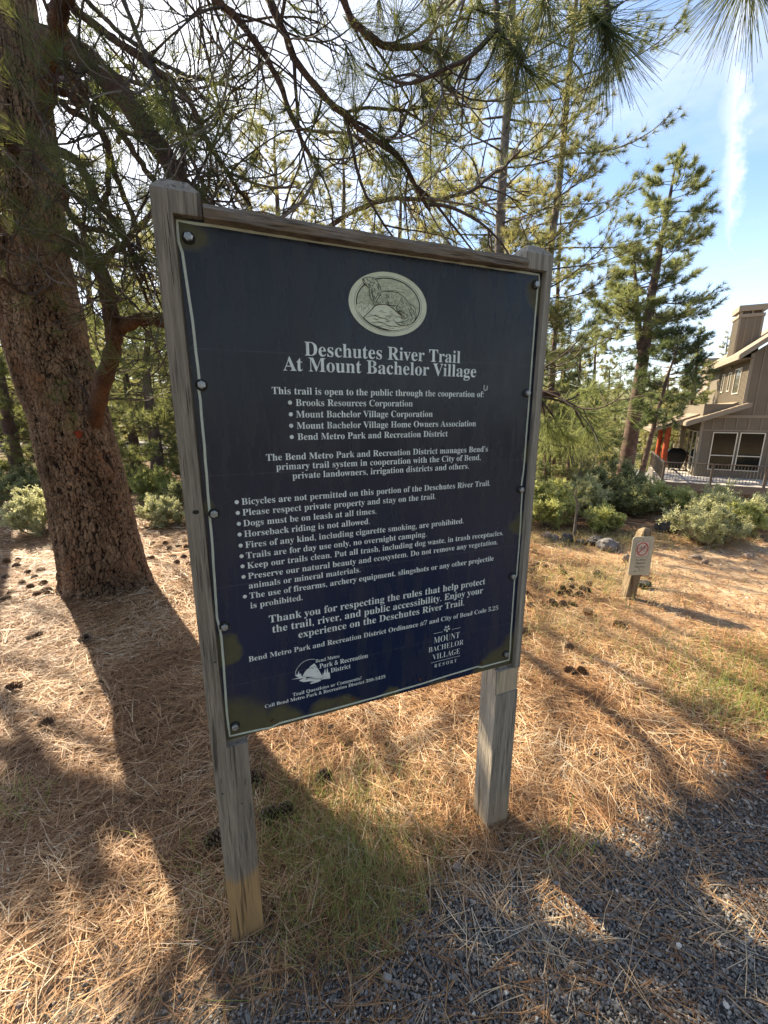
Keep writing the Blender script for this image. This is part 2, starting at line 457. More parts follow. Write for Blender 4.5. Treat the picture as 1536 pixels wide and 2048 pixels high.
M['bark'] = bark_mat('ponderosa_bark', (.014, .008, .006), (.16, .092, .050), (.44, .30, .18), patch=(.30, .13, .055))
M['bark_limb'] = bark_mat('limb_bark', (.02, .012, .009), (.11, .060, .038), (.24, .14, .085), 2.0, patch=(.22, .09, .04))
M['twig'] = flat_mat('twig_bark', (.085, .062, .048), .9, var=.35, vs_=25)
M['deadtwig'] = flat_mat('dead_twig', (.20, .165, .135), .9, var=.3, vs_=25)
M['bark_far'] = flat_mat('far_bark', (.10, .065, .05), .9, var=.4, vs_=6)
M['bark_grey'] = flat_mat('grey_bark', (.15, .125, .10), .9, var=.35, vs_=10)
M['cone'] = leaf_mat('pine_cone_scales', [(0, (.045, .026, .016)), (.5, (.14, .085, .052)), (1, (.36, .27, .18))], 0.0, (0, 0, 0), .8)


def rock_mat(name, a, c):
    m, nt, out = new_mat(name); b = NB(nt); o = b.pos(); n = b.noise(o, 9, 6, .65); n2 = b.noise(o, 70, 4)
    col = b.ramp(n, [(.3, a), (.7, c)]); col = b.mix(b.mr(n2, .55, .7, 0, .4), col, tuple(q * 1.5 for q in c))
    b.bsdf(out, col, .92, b.bump(b.math('ADD', n, b.math('MULTIPLY', n2, .3)), .03, .8), .2)
    return m


M['rock'] = rock_mat('grey_rock', (.11, .10, .095), (.27, .25, .23))
M['rock_dark'] = rock_mat('lava_rock', (.03, .028, .027), (.10, .09, .085))
M['rock_tan'] = rock_mat('tan_rock', (.20, .14, .10), (.40, .31, .24))

# ------------------------------------------------------------------ terrain


def on_plane0(px, py, z=0.0):
    r = ray(px, py); t = (z - EYE) / r[2]; return np.array([r[0] * t, r[1] * t, z])


_cl = np.array([on_plane0(*c)[:2] for c in [(330, 2048), (520, 1960), (760, 1880), (900, 1740), (1080, 1720), (1180, 1690), (1300, 1600), (1420, 1540), (1536, 1500)]])
CX = np.concatenate([[-4, -1.4], _cl[:, 0], [2.6, 6, 40]]); CY = np.concatenate([[-.4, .35], _cl[:, 1], [1.75, 2.0, 3.0]])


def gravel_w(x, y):
    return sstep(.16, -.16, y - np.interp(x, CX, CY) + (fbm(x * 5, y * 5, 7) - .5) * .35)


def sand_w(x, y):
    yc = 3.7 + .12 * (x - 3); w = sstep(1.25, .75, np.abs(y - yc) + (fbm(x * 2, y * 2, 11) - .5) * .7)
    w = w * sstep(1.2, 2.7, x + (fbm(x * 1.5, y * 1.5, 5) - .5) * .8)
    far = sstep(7.5, 10, y) * sstep(3, 7, x)
    return np.maximum(w, far)


def soil_w(x, y):
    return sstep(1.0, .62, y + (fbm(x * 4, y * 4, 21) - .5) * .5) * sstep(.1, -.45, x)


def terrain(x, y):
    x = np.asarray(x, float); y = np.asarray(y, float)
    s = sstep(5.8, 14.5, y); g = sstep(3.5, 11, x)
    l = sstep(4, -6, x)
    z = -s * (1.45 + 1.55 * g - .75 * l)
    z = z + .05 * (fbm(x * .6, y * .6, 1) - .5) * sstep(1.5, 4, y) + .02 * (fbm(x * 3, y * 3, 2) - .5) * (1 - .6 * gravel_w(x, y))
    z = z + sstep(38, 170, y) * (9 + 8 * fbm(x * .02, y * .02, 3))
    rd = np.hypot(x + 2.32, y - 3.32); z = z + .10 * np.exp(-(rd / .75) ** 2)
    return z


def G(px, py):
    r = ray(px, py); t = .0005
    for i in range(4000):
        t *= 1.004; P = r * t; z = EYE + P[2]
        if z <= terrain(P[0], P[1]): break
    return np.array([P[0], P[1], float(terrain(P[0], P[1]))])


def at_depth(px, Y, py=830):
    r = ray(px, py); t = Y / r[1]; return r[0] * t


def W3(px, py, Y):
    r = ray(px, py); t = Y / r[1]; return np.array([r[0] * t, Y, EYE + r[2] * t])


def build_ground():
    def axis(c, n, d0, far):
        u = np.linspace(-1, 1, n); k = 6.2
        w = np.sinh(k * u) / np.sinh(k); return c + w * far
    xs = axis(.5, 420, .02, 700); ys = axis(1.8, 420, .02, 700)
    X, Y = np.meshgrid(xs, ys); Z = terrain(X, Y) - .006
    V = np.stack([X, Y, Z], -1).reshape(-1, 3); n = len(xs); m = len(ys)
    i, j = np.meshgrid(np.arange(m - 1), np.arange(n - 1), indexing='ij'); q = (i * n + j).ravel()
    F = np.stack([q, q + 1, q + n + 1, q + n], -1)
    me = raw_mesh('ground', V, [F], None, True)
    for nm, fn in (('gravel', gravel_w), ('sand', sand_w), ('soil', soil_w)):
        a = me.attributes.new(nm, 'FLOAT', 'POINT'); a.data.foreach_set('value', fn(X, Y).ravel().astype(np.float32))
    m_, nt, out = new_mat('forest_floor'); b = NB(nt); o = b.pos()
    n1 = b.noise(o, 1.6, 4); n2 = b.noise(o, 22, 5, .65); n3 = b.noise(o, 110, 3, .6)
    litter = b.ramp(b.math('ADD', b.math('MULTIPLY', n2, .6), b.math('MULTIPLY', n3, .4)),
                    [(.32, (.035, .018, .009)), (.47, (.11, .058, .028)), (.58, (.24, .13, .06)), (.7, (.42, .26, .13))])
    litter = b.mix(b.mr(n1, .4, .7, 0, .4), litter, (.24, .18, .12))
    grav = b.ramp(b.vor(o, 105, 'F1', 'Color'), [(.15, (.05, .046, .042)), (.6, (.15, .14, .125)), (.95, (.28, .26, .23))])
    grav = b.mix(b.mr(b.vor(o, 105), .25, .6, 0, .75), grav, (.05, .045, .04))
    sand = b.ramp(b.math('ADD', b.math('MULTIPLY', n2, .5), b.math('MULTIPLY', n1, .5)), [(.3, (.26, .17, .10)), (.5, (.44, .31, .19)), (.7, (.54, .42, .29))])
    soil = b.ramp(n2, [(.3, (.10, .075, .05)), (.55, (.22, .17, .12)), (.75, (.34, .29, .23))])
    col = b.mix(b.attr('sand'), litter, sand); col = b.mix(b.attr('soil'), col, soil); col = b.mix(b.attr('gravel'), col, grav)
    sy = b.n('ShaderNodeSeparateXYZ'); b.put(sy.inputs[0], o)
    under = b.ramp(b.noise(o, .9, 6, .7), [(.35, (.05, .065, .025)), (.5, (.13, .14, .06)), (.65, (.30, .25, .14))])
    col = b.mix(b.mr(sy.outputs[1], 12, 36, 0, .9), col, under)
    h = b.math('ADD', b.math('MULTIPLY', n2, 1.0), b.math('MULTIPLY', n3, .5))
    b.bsdf(out, col, .93, b.bump(h, .02, .8), .15)
    props(link_mesh('ground', me, m_), kind='structure')


build_ground()


def strip(name, pts, width, dz, mat, kind):
    P = smooth_path([(x, y, 0) for x, y in pts], 90); T = np.gradient(P, axis=0); T = unit(T); S = np.stack([-T[:, 1], T[:, 0], T[:, 2]], -1)
    rows = np.linspace(-.5, .5, 7); V = (P[:, None] + S[:, None] * rows[None, :, None] * width).reshape(-1, 3)
    V[:, 2] = terrain(V[:, 0], V[:, 1]) + dz
    n = 7; i, j = np.meshgrid(np.arange(len(P) - 1), np.arange(n - 1), indexing='ij'); q = (i * n + j).ravel()
    return props(mk(name, V, [np.stack([q, q + 1, q + n + 1, q + n], -1)], mat, smooth=True), kind=kind)


M['asphalt'] = flat_mat('grey_asphalt', (.26, .25, .245), .9, var=.1, vs_=3)
strip('road', [(-60, 31), (-20, 29), (5, 27.5), (16, 28.5), (30, 36), (60, 60)], 5.6, .05, M['asphalt'], 'structure')

# ------------------------------------------------------------------ the trail sign
YAW = R(22.43); SD = np.array([math.cos(YAW), math.sin(YAW), 0]); SN = np.array([math.sin(YAW), -math.cos(YAW), 0])   # along / towards the reader
SP0 = np.array([-.4398, .9131, 0.0]); PAN = (.040, .016, .664); PW, PH = .914, 1.210
LF = (np.zeros(3), np.array([1.0, 0, 0]), np.array([0, 1.0, 0]), np.array([0, 0, 1.0]))


def local_empty(name, label, cat, loc, rz, group=None):
    o = thing(name, label, cat, loc, group); o.rotation_euler = (0, 0, rz); ORIG[o.name] = np.zeros(3); return o


def panel_xz(px, py):
    n = -SN; p0 = SP0 + SD * PAN[0] + n * PAN[1]; o = np.array([0, 0, EYE]); r = ray(px, py)
    P = o + r * (((p0 - o) @ n) / (r @ n)); return float((P - p0) @ SD), float(P[2] - PAN[2])


def serif(s):
    o = ''
    for ch in s:
        if 'A' <= ch <= 'Z': o += chr(0x1D400 + ord(ch) - 65)
        elif 'a' <= ch <= 'z': o += chr(0x1D41A + ord(ch) - 97)
        elif '0' <= ch <= '9': o += chr(0x1D7CE + ord(ch) - 48)
        else: o += ch
    return o


def text_mesh(body, offset=0.0, spacing=1.0, fat_punct=True):
    c = bpy.data.curves.new('t', 'FONT'); c.body = body; c.size = 1.0; c.offset = offset; c.space_character = spacing; c.resolution_u = 3; c.fill_mode = 'FRONT'
    o = bpy.data.objects.new('t', c); C.objects.link(o)
    dg = bpy.context.evaluated_depsgraph_get(); dg.update()
    me = bpy.data.meshes.new_from_object(o.evaluated_get(dg)); bpy.data.objects.remove(o); bpy.data.curves.remove(c)
    n = len(me.vertices); co = np.zeros(n * 3, np.float32); me.vertices.foreach_get('co', co); co = co.reshape(-1, 3)
    return me, co


def put_text(name, body, x0, x1, z, mat, parent, y=-.0007, yscale=1.0, offset=0.0, spacing=1.0, height=None, slope=0.0, use_serif=True):
    me, co = text_mesh(serif(body) if use_serif else body, offset, spacing)
    lo, hi = co[:, 0].min(), co[:, 0].max(); s = (x1 - x0) / (hi - lo)
    sy = s * yscale if height is None else height
    V = np.stack([x0 + (co[:, 0] - lo) * s, np.full(len(co), y), z + co[:, 1] * sy + (co[:, 0] - lo) * s * slope], -1)
    me.vertices.foreach_set('co', V.astype(np.float32).ravel()); me.update()
    me.name = name
    return link_mesh(name, me, mat, parent)


def stroke2(g, pts, w, y, closed=False, taper=False):
    """ribbon in the x-z plane at depth y"""
    P = np.asarray(pts, float); n = len(P)
    if closed: T = np.roll(P, -1, 0) - np.roll(P, 1, 0)
    else: T = np.gradient(P, axis=0)
    T = unit(T); S = np.stack([-T[:, 1], T[:, 0]], -1)
    w = np.broadcast_to(w, (n,)).copy()
    if taper: w = w * np.clip(np.sin(np.linspace(.12, np.pi - .12, n)) * 1.3, .15, 1)
    A = P + S * w[:, None] / 2; B = P - S * w[:, None] / 2
    V = np.zeros((2 * n, 3)); V[0::2, 0] = A[:, 0]; V[0::2, 2] = A[:, 1]; V[1::2, 0] = B[:, 0]; V[1::2, 2] = B[:, 1]; V[:, 1] = y
    i = np.arange(n if closed else n - 1); j = (i + 1) % n
    g.add(V, np.stack([2 * i, 2 * i + 1, 2 * j + 1, 2 * j], -1))


def poly2(name, pts, y, mat, parent):
    from mathutils.geometry import tessellate_polygon
    P = [Vector((p[0], p[1], 0)) for p in pts]; tris = tessellate_polygon([P])
    V = np.array([(p[0], y, p[1]) for p in pts])
    F = []
    for t in tris:
        a, b, c = [np.array(pts[i]) for i in t]
        cr = (b - a)[0] * (c - a)[1] - (b - a)[1] * (c - a)[0]
        F.append(t if cr > 0 else t[::-1])
    return V, np.array(F)


sign = local_empty('trail_sign', 'large dark navy trail rules sign on two weathered wooden posts', 'sign', SP0, YAW)


def build_posts():
    def post(a0, a1, cut, mat, rev, ztop=1.912, base=-.25):
        g = Geo(); W = a1 - a0
        zb, zt = .655, 1.872
        # body below, rabbeted stretch behind the panel, head with chamfered top
        lo = base
        if rev:
            gbox(g, LF, a0, a1, 0, .088, lo, .566); gbox(g, LF, a0, a1, .007, .088, .566, .655)
        else: gbox(g, LF, a0, a1, 0, .088, lo, zb)
        if not rev:
            gbox(g, LF, a0, a0 + cut, 0, .088, zb, zt); gbox(g, LF, a0 + cut, a1, .0185, .088, zb, zt)
        else:
            gbox(g, LF, a1 - cut, a1, 0, .088, zb, zt); gbox(g, LF, a0, a1 - cut, .0185, .088, zb, zt)
        gbox(g, LF, a0, a1, 0, .088, zt, ztop)
        i = .021; h = .024
        V = np.array([(a0, 0, ztop), (a1, 0, ztop), (a1, .088, ztop), (a0, .088, ztop),
                      (a0 + i, i, ztop + h), (a1 - i, i, ztop + h), (a1 - i, .088 - i, ztop + h), (a0 + i, .088 - i, ztop + h)])
        g.add(V, BOXF[1:])
        return g.build('post', mat, sign)
    l = post(0, .089, .037, M['post'], False); r = post(.885, .975, .0205, M['post2'], True)
    l['label'] = 'left grey post with paler unweathered wood at its foot'; r['label'] = 'right post with a fresh chiselled patch below the panel'
    # pale chiselled patch
    g = Geo(); gbox(g, LF, .889, .9735, .0045, .0075, .567, .6535); g.build('chiselled_patch', M['freshcut'], r)
    # knots, cracks and nail heads on the faces
    g = Geo()
    for a, z, s in ((.022, 1.282, .007), (.03, .905, .003), (.015, .52, .003), (.06, .47, .0025)):
        an = np.linspace(0, 2 * np.pi, 11)[:-1]; V = [(a, -.0012, z)] + [(a + math.cos(q) * s, -.0008, z + math.sin(q) * s * .7) for q in an]
        g.add(V, np.array([[0, 1 + k, 1 + (k + 1) % 10] for k in range(10)]))
    g.build('knot', M['dark_gap'], l)['kind'] = 'stuff'
    g = Geo(); rg = np.random.default_rng(4)
    for k in range(26):
        a = rg.uniform(.004, .034) if rg.random() < .6 else rg.uniform(.004, .083); z = rg.uniform(.35, 1.85); z = z if a < .034 else rg.uniform(.25, .62)
        L_ = rg.uniform(.02, .09); w = rg.uniform(.0005, .0013); zz = np.linspace(0, L_, 6)
        stroke2(g, np.stack([a + np.cumsum(rg.normal(0, .0006, 6)), z + zz], -1), w, -.0009, taper=True)
    g.build('crack', M['dark_gap'], l)['kind'] = 'stuff'
    g = Geo()
    for k in range(14):
        a = rg.uniform(.89, .97); z = rg.uniform(.02, .5); L_ = rg.uniform(.02, .10); w = rg.uniform(.0005, .0013); zz = np.linspace(0, L_, 6)
        stroke2(g, np.stack([a + np.cumsum(rg.normal(0, .0006, 6)), z + zz], -1), w, -.0009, taper=True)
    g.build('crack', M['dark_gap'], r)['kind'] = 'stuff'
    # top rail between the posts, slightly sagging and rough
    n = 40; g = Geo(); rg = np.random.default_rng(7); xs = np.linspace(.0915, .8825, n); V = []
    prof = [(-.012, 1.868), (-.013, 1.884), (-.006, 1.895), (.030, 1.899), (.075, 1.897), (.078, 1.870)]
    for i, x in enumerate(xs):
        for k, (yy, z) in enumerate(prof):
            V.append((x, yy + .0022 * math.sin(x * 31 + k * 2) + rg.normal(0, .0007), z - .003 * math.sin(math.pi * (x - .09) / .8) + rg.normal(0, .0006)))
    m = len(prof); i, j = np.meshgrid(np.arange(n - 1), np.arange(m), indexing='ij'); i = i.ravel(); j = j.ravel(); j2 = (j + 1) % m
    g.add(V, np.stack([i * m + j, (i + 1) * m + j, (i + 1) * m + j2, i * m + j2], -1))
    g.add(V[:m], np.array([[0, 1, 2, 3], [0, 3, 4, 5]])); g.add(V[-m:], np.array([[3, 2, 1, 0], [5, 4, 3, 0]]))
    g.build('top_rail', M['rail'], sign)
    box('backing_board', LF, (.10, .875, .0205, .045, .70, 1.864), M['dark_gap'], sign)


build_posts()


def build_panel():
    n1, n2 = 60, 80; xs = np.linspace(0, PW, n1); zs = np.linspace(0, PH, n2)
    X, Z = np.meshgrid(xs, zs)
    V = np.stack([X, np.zeros_like(X), Z], -1).reshape(-1, 3)
    i, j = np.meshgrid(np.arange(n2 - 1), np.arange(n1 - 1), indexing='ij'); q = (i * n1 + j).ravel()
    g = Geo(); g.add(V, np.stack([q, q + 1, q + n1 + 1, q + n1], -1))
    gbox(g, LF, 0, PW, .0005, .0024, 0, PH)
    p = g.build('sign_panel', M['panel'], sign); p.location = PAN
    p['label'] = 'navy enamelled panel stained olive round its bolts'
    Lm = M['letter']
    A = lambda x, y: (440 + x / 2.56, 530 + y / 2.56)       # photo crops the lettering was measured in
    B = lambda x, y: (440 + x / 2.56, 880 + y / 2.56)
    D = lambda x, y: (560 + x / 3.84, 1230 + y / 3.84)

    def line(f, name, body, x0, y0, x1, y1, bullet=None, **kw):
        l = panel_xz(*f(x0, y0)); r = panel_xz(*f(x1, y1)); z = (l[1] + r[1]) / 2
        o = put_text(name, body, l[0], r[0], z, Lm, p, **kw)
        if bullet:
            c = panel_xz(*f(*bullet)); an = np.linspace(0, 2 * np.pi, 17)[:-1]; g = Geo(); rr = .0048
            g.add([(c[0], -.0007, z + .0075)] + [(c[0] + rr * math.cos(t), -.0007, z + .0075 + rr * math.sin(t)) for t in an], np.array([[0, 1 + k, 1 + (k + 1) % 16] for k in range(16)]))
            g.build('bullet_point', Lm, p)
        return o
    line(A, 'heading_text', 'Deschutes River Trail', 433, 463, 1229, 503)
    line(A, 'heading_text', 'At Mount Bachelor Village', 324, 541, 1310, 574)
    line(A, 'intro_text', 'This trail is open to the public through the cooperation of:', 266, 660, 1349, 677)
    line(A, 'partner_text', 'Brooks Resources Corporation', 388, 722, 986, 724, (358, 700))
    line(A, 'partner_text', 'Mount Bachelor Village Corporation', 390, 779, 1088, 779, (362, 762))
    line(A, 'partner_text', 'Mount Bachelor Village Home Owners Association', 393, 836, 1309, 828, (364, 820))
    line(A, 'partner_text', 'Bend Metro Park and Recreation District', 397, 894, 1165, 879, (367, 877))
    line(B, 'manager_text', 'The Bend Metro Park and Recreation District manages Bend\u2019s', 236, 103, 1370, 62)
    line(B, 'manager_text', 'primary trail system in cooperation with the City of Bend,', 288, 150, 1333, 105)
    line(B, 'manager_text', 'private landowners, irrigation districts and others.', 371, 195, 1273, 150)
    for t, x0, y0, x1, y1, bl in (
            ('Bicycles are not permitted on this portion of the Deschutes River Trail.', 111, 330, 1382, 235, (85, 311)),
            ('Please respect private property and stay on the trail.', 116, 385, 1103, 303, (91, 370)),
            ('Dogs must be on leash at all times.', 120, 441, 800, 378, (96, 426)),
            ('Horseback riding is not allowed.', 124, 496, 767, 430, (100, 480)),
            ('Fires of any kind, including cigarette smoking, are prohibited.', 130, 551, 1246, 427, (105, 535)),
            ('Trails are for day use only, no overnight camping.', 134, 605, 1056, 495, (110, 590)),
            ('Keep our trails clean. Put all trash, including dog waste, in trash receptacles.', 140, 656, 1448, 488, (115, 641)),
            ('Preserve our natural beauty and ecosystem. Do not remove any vegetation,', 144, 708, 1420, 536, (120, 693)),
            ('animals or mineral materials.', 148, 760, 719, 677, None),
            ('The use of firearms, archery equipment, slingshots or any other projectile', 152, 812, 1400, 616, (127, 797)),
            ('is prohibited.', 156, 862, 423, 819, None)):
        line(B, 'rule_text', t, x0, y0, x1, y1, bl)
    line(B, 'thanks_text', 'Thank you for respecting the rules that help protect', 252, 936, 1357, 737)
    line(B, 'thanks_text', 'the trail, river, and public accessibility. Enjoy your', 268, 985, 1345, 785)
    line(B, 'thanks_text', 'experience on the Deschutes River Trail.', 402, 1013, 1249, 846)
    line(B, 'ordinance_text', 'Bend Metro Park and Recreation District Ordinance #7 and City of Bend Code 5.25', 147, 1134, 1423, 869)
    line(D, 'contact_text', 'Trail Questions or Comments?', 98, 621, 625, 497)
    line(B, 'contact_text', 'Call Bend Metro Park & Recreation District 388-5435', 230, 1373, 846, 1217)
    line(D, 'park_logo_text', 'Bend Metro', 273, 366, 456, 327, yscale=1.15)
    line(D, 'park_logo_text', 'Park & Recreation', 303, 411, 675, 325, yscale=1.15)
    line(D, 'park_logo_text', 'District', 390, 442, 542, 406, yscale=1.15)
    line(D, 'resort_logo_text', 'MOUNT', 1180, 214, 1378, 178, offset=-.013, yscale=1.25)
    line(D, 'resort_logo_text', 'BACHELOR', 1140, 287, 1408, 226, offset=-.013, yscale=1.15)
    line(D, 'resort_logo_text', 'VILLAGE', 1170, 342, 1380, 297, offset=-.013, yscale=1.2)
    line(D, 'resort_logo_text', 'RESORT', 1185, 403, 1355, 361, offset=-.008, spacing=1.55, yscale=1.15)
    # --- resort logo rules and sunburst
    g = Geo()
    for a, c in (((1158, 367), (1382, 312)), ((1180, 143), (1247, 128)), ((1320, 109), (1385, 97))):
        g = Geo(); u, v = panel_xz(*D(*a)), panel_xz(*D(*c)); z = (u[1] + v[1]) / 2; stroke2(g, [(u[0], z), (v[0], z)], .0011, -.0007)
        g.build('resort_logo_rule', Lm, p)
    c = panel_xz(*D(1282, 104)); g = Geo()
    for k in range(10):
        t = k * math.pi / 5; q = np.linspace(.0042, .0118, 4); bend = np.array([0, .0010, .0016, .0008]) * (1 if k % 2 else -1)
        stroke2(g, [(c[0] + r * math.cos(t) - e * math.sin(t), c[1] + r * math.sin(t) + e * math.cos(t)) for r, e in zip(q, bend)], .0028, -.0007, taper=True)
    an = np.linspace(0, 2 * np.pi, 21)[:-1]; stroke2(g, [(c[0] + .0036 * math.cos(t), c[1] + .0036 * math.sin(t)) for t in an], .0009, -.0008, True)
    g.build('sunburst_emblem', Lm, p)
    # --- park logo: arc, mountains, trees, river
    T = lambda pts: [panel_xz(*D(*q)) for q in pts]
    g = Geo()
    stroke2(g, smooth_path([(*q, 0) for q in T([(118, 468), (122, 430), (145, 390), (178, 360), (220, 342), (268, 338)])], 24)[:, :2], .0013, -.0007)
    for pts in ([(172, 470), (190, 436), (212, 412), (226, 398), (238, 388), (262, 370), (276, 386), (290, 408), (304, 432), (318, 458), (330, 470), (385, 478), (300, 480), (240, 474)],
                [(122, 470), (130, 448), (134, 462), (143, 428), (150, 458), (158, 446), (166, 468), (172, 474), (140, 476)],
                [(322, 474), (330, 440), (334, 462), (345, 408), (354, 452), (362, 400), (372, 446), (378, 436), (385, 474)],
                [(86, 494), (118, 486), (160, 474), (196, 472), (206, 478), (198, 488), (232, 480), (300, 474), (384, 470), (384, 486), (352, 490), (300, 496), (318, 502), (290, 514), (240, 528), (228, 522), (262, 510), (226, 508), (182, 514), (150, 506), (150, 498), (186, 484), (130, 490)]):
        V, F = poly2('x', T(pts), -.0007, None, None); g.add(V, F)
    g.build('park_logo_landscape', Lm, p)
    g = Geo()
    for pts in ([(208, 412), (218, 408), (226, 400), (233, 411), (244, 398), (254, 412), (264, 392), (276, 398), (286, 404)], [(196, 478), (206, 484), (196, 492), (240, 486), (290, 490), (330, 484)]):
        stroke2(g, T(pts), .0014, -.0010)
    g.build('park_logo_line', M['blackprint'], p)
    # --- cream inset border, wandering round the fixings as it does on the panel
    bl = [(354, 441), (700, 494), (1078, 549.5), (1078.5, 570), (1075, 577), (1068, 660), (1058, 800), (1047, 940), (1042, 975), (1044, 985), (1040, 1060), (1033, 1150), (1029, 1160), (1022, 1260), (1020, 1300), (1017.5, 1319.5),
          (963, 1334), (955, 1333), (841, 1368), (706, 1407), (560, 1446), (541, 1455), (526, 1457.5), (459.5, 1472), (454, 1430), (447, 1330), (442.5, 1275), (440, 1262), (437, 1246), (434, 1235), (425, 1100), (413, 950), (401, 800),
          (397, 775), (399, 765), (385, 640), (373, 560), (364, 505), (357, 482)]
    P = np.array([panel_xz(*q) for q in bl]); Q = []
    for k in range(len(P)):
        a, c_ = P[k], P[(k + 1) % len(P)]; m = max(1, int(np.linalg.norm(c_ - a) / .03))
        for t in range(m): Q.append(a + (c_ - a) * t / m)
    Q = np.array(Q); rg = np.random.default_rng(2); Q += rg.normal(0, .00028, Q.shape)
    g = Geo(); stroke2(g, Q, .0054, -.0006, True); g.build('border_line', M['cream'], p)
    # --- emblem
    E_ = lambda x, y: panel_xz(680 + x / 8.084, 530 + y / 8.084)
    ext = [E_(132, 560), E_(1402, 680), E_(700, 100), E_(850, 1160)]
    cx, rx = (ext[0][0] + ext[1][0]) / 2, (ext[1][0] - ext[0][0]) / 2; cz, rz = (ext[2][1] + ext[3][1]) / 2, (ext[2][1] - ext[3][1]) / 2
    def ell(f, n=72, f2=None): return [(cx + rx * f * math.cos(t), cz + rz * (f2 or f) * math.sin(t)) for t in np.linspace(0, 2 * np.pi, n + 1)[:-1]]
    def fill(pts, y, mat, name):
        V, F = poly2('x', pts, y, None, None); g = Geo(); g.add(V, F); return g.build(name, mat, p)
    fill(ell(1.0), -.0006, M['cream2'], 'emblem_oval')
    g = Geo(); stroke2(g, ell(.855, 80), .0007, -.0009, True); stroke2(g, ell(.805, 80), .0026, -.0009, True); stroke2(g, ell(1.0, 80), .0008, -.0009, True); g.build('emblem_ring', M['ink'], p)
    fill(ell(.80), -.0008, M['ink3'], 'emblem_sky')
    X = lambda pts: [E_(*q) for q in pts]
    def inside(x, z, f=.79): return ((x - cx) / (rx * f)) ** 2 + ((z - cz) / (rz * f)) ** 2 < 1
    rg = np.random.default_rng(12)
    g = Geo(); g2 = Geo()
    for k in range(46):                                                    # engraved cloud strokes
        y0 = 255 + k * 11; x0 = rg.uniform(260, 900); L_ = rg.uniform(120, 420); xs = np.linspace(x0, x0 + L_, 9)
        pts = X([(x, y0 + .12 * (x - x0) + 7 * math.sin(x / 37 + k)) for x in xs]); pts = [q for q in pts if inside(*q)]
        if len(pts) > 3: stroke2(g if k % 2 else g2, pts, .0009, -.0010, taper=True)
    g.build('emblem_cloud_line', M['ink2'], p); g2.build('emblem_cloud_light', M['cream2'], p)
    mt = X([(265, 640), (305, 622), (345, 600), (372, 618), (402, 640), (425, 610), (450, 640), (475, 600), (500, 640), (535, 660), (500, 720), (430, 790), (370, 850), (330, 800), (285, 730)])
    fill(mt, -.0011, M['cream2'], 'emblem_peaks')
    g = Geo(); stroke2(g, mt[:10], .0011, -.0013)
    for pts in ([(345, 605), (335, 660), (360, 700), (330, 760)], [(372, 622), (390, 690), (360, 770)], [(475, 610), (440, 680), (470, 700), (420, 780)], [(310, 630), (300, 680), (320, 700)], [(430, 630), (410, 700), (390, 720)]):
        stroke2(g, X(pts), .0016, -.0013, taper=True)
    g.build('emblem_peak_line', M['ink2'], p)
    rk = X([(380, 848), (430, 800), (500, 730), (570, 660), (650, 632), (730, 636), (800, 665), (870, 720), (930, 780), (1000, 830), (1100, 850), (1200, 860), (1215, 880), (1150, 970), (1060, 1020), (960, 1050), (850, 1060), (740, 1045), (640, 1010), (540, 960), (450, 905)])
    fill(rk, -.0011, M['cream2'], 'emblem_rock')
    g = Geo()
    stroke2(g, rk[:10], .0017, -.0016)
    for pts in ([(385, 855), (470, 830), (560, 822), (640, 850), (700, 862), (740, 870), (790, 905), (850, 900)], [(480, 940), (560, 925), (650, 925), (720, 950), (780, 985), (850, 990)], [(520, 965), (620, 1000), (720, 1035), (800, 1050)],
                [(850, 865), (880, 910), (930, 950), (1000, 965), (1080, 975)]):
        stroke2(g, smooth_path([(*q, 0) for q in X(pts)], 24)[:, :2], .0013, -.0016, taper=True)
    g.build('emblem_rock_line', M['ink'], p)
    g = Geo()
    for k in range(70):
        x0 = rg.uniform(430, 1050); y0 = rg.uniform(670, 1030); L_ = rg.uniform(40, 150)
        if y0 < 640 + abs(x0 - 690) * .55 + 20: continue
        pts = X([(x, y0 + 5 * math.sin(x / 25 + k) + .08 * (x - x0)) for x in np.linspace(x0, x0 + L_, 6)]); pts = [q for q in pts if inside(*q, .76)]
        if len(pts) > 3: stroke2(g, pts, rg.uniform(.0005, .0012), -.0014, taper=True)
    g.build('emblem_rock_hatching', M['ink2'], p)
    body = [(358, 232), (385, 214), (430, 208), (470, 198), (520, 206), (560, 232), (595, 262), (625, 310), (645, 360), (655, 410), (672, 436), (740, 430), (830, 434), (920, 450), (990, 490), (1050, 545), (1100, 610), (1130, 642), (1170, 655), (1205, 700), (1220, 760),
            (1225, 850), (1190, 915), (1130, 965), (1060, 985), (990, 985), (920, 955), (880, 915), (930, 935), (1010, 925), (1080, 900), (1110, 870), (1075, 850), (1040, 880), (990, 870), (985, 840), (1030, 820), (980, 800), (935, 760), (905, 715), (905, 660), (870, 665), (800, 650), (720, 640), (640, 640),
            (585, 650), (550, 650), (528, 600), (500, 560), (478, 500), (470, 430), (470, 365), (430, 345), (395, 320), (380, 290), (362, 262)]
    bp = X(body)
    fill(bp, -.0018, M['ink3'], 'emblem_otter')
    g = Geo(); stroke2(g, bp, .0013, -.0021, True)
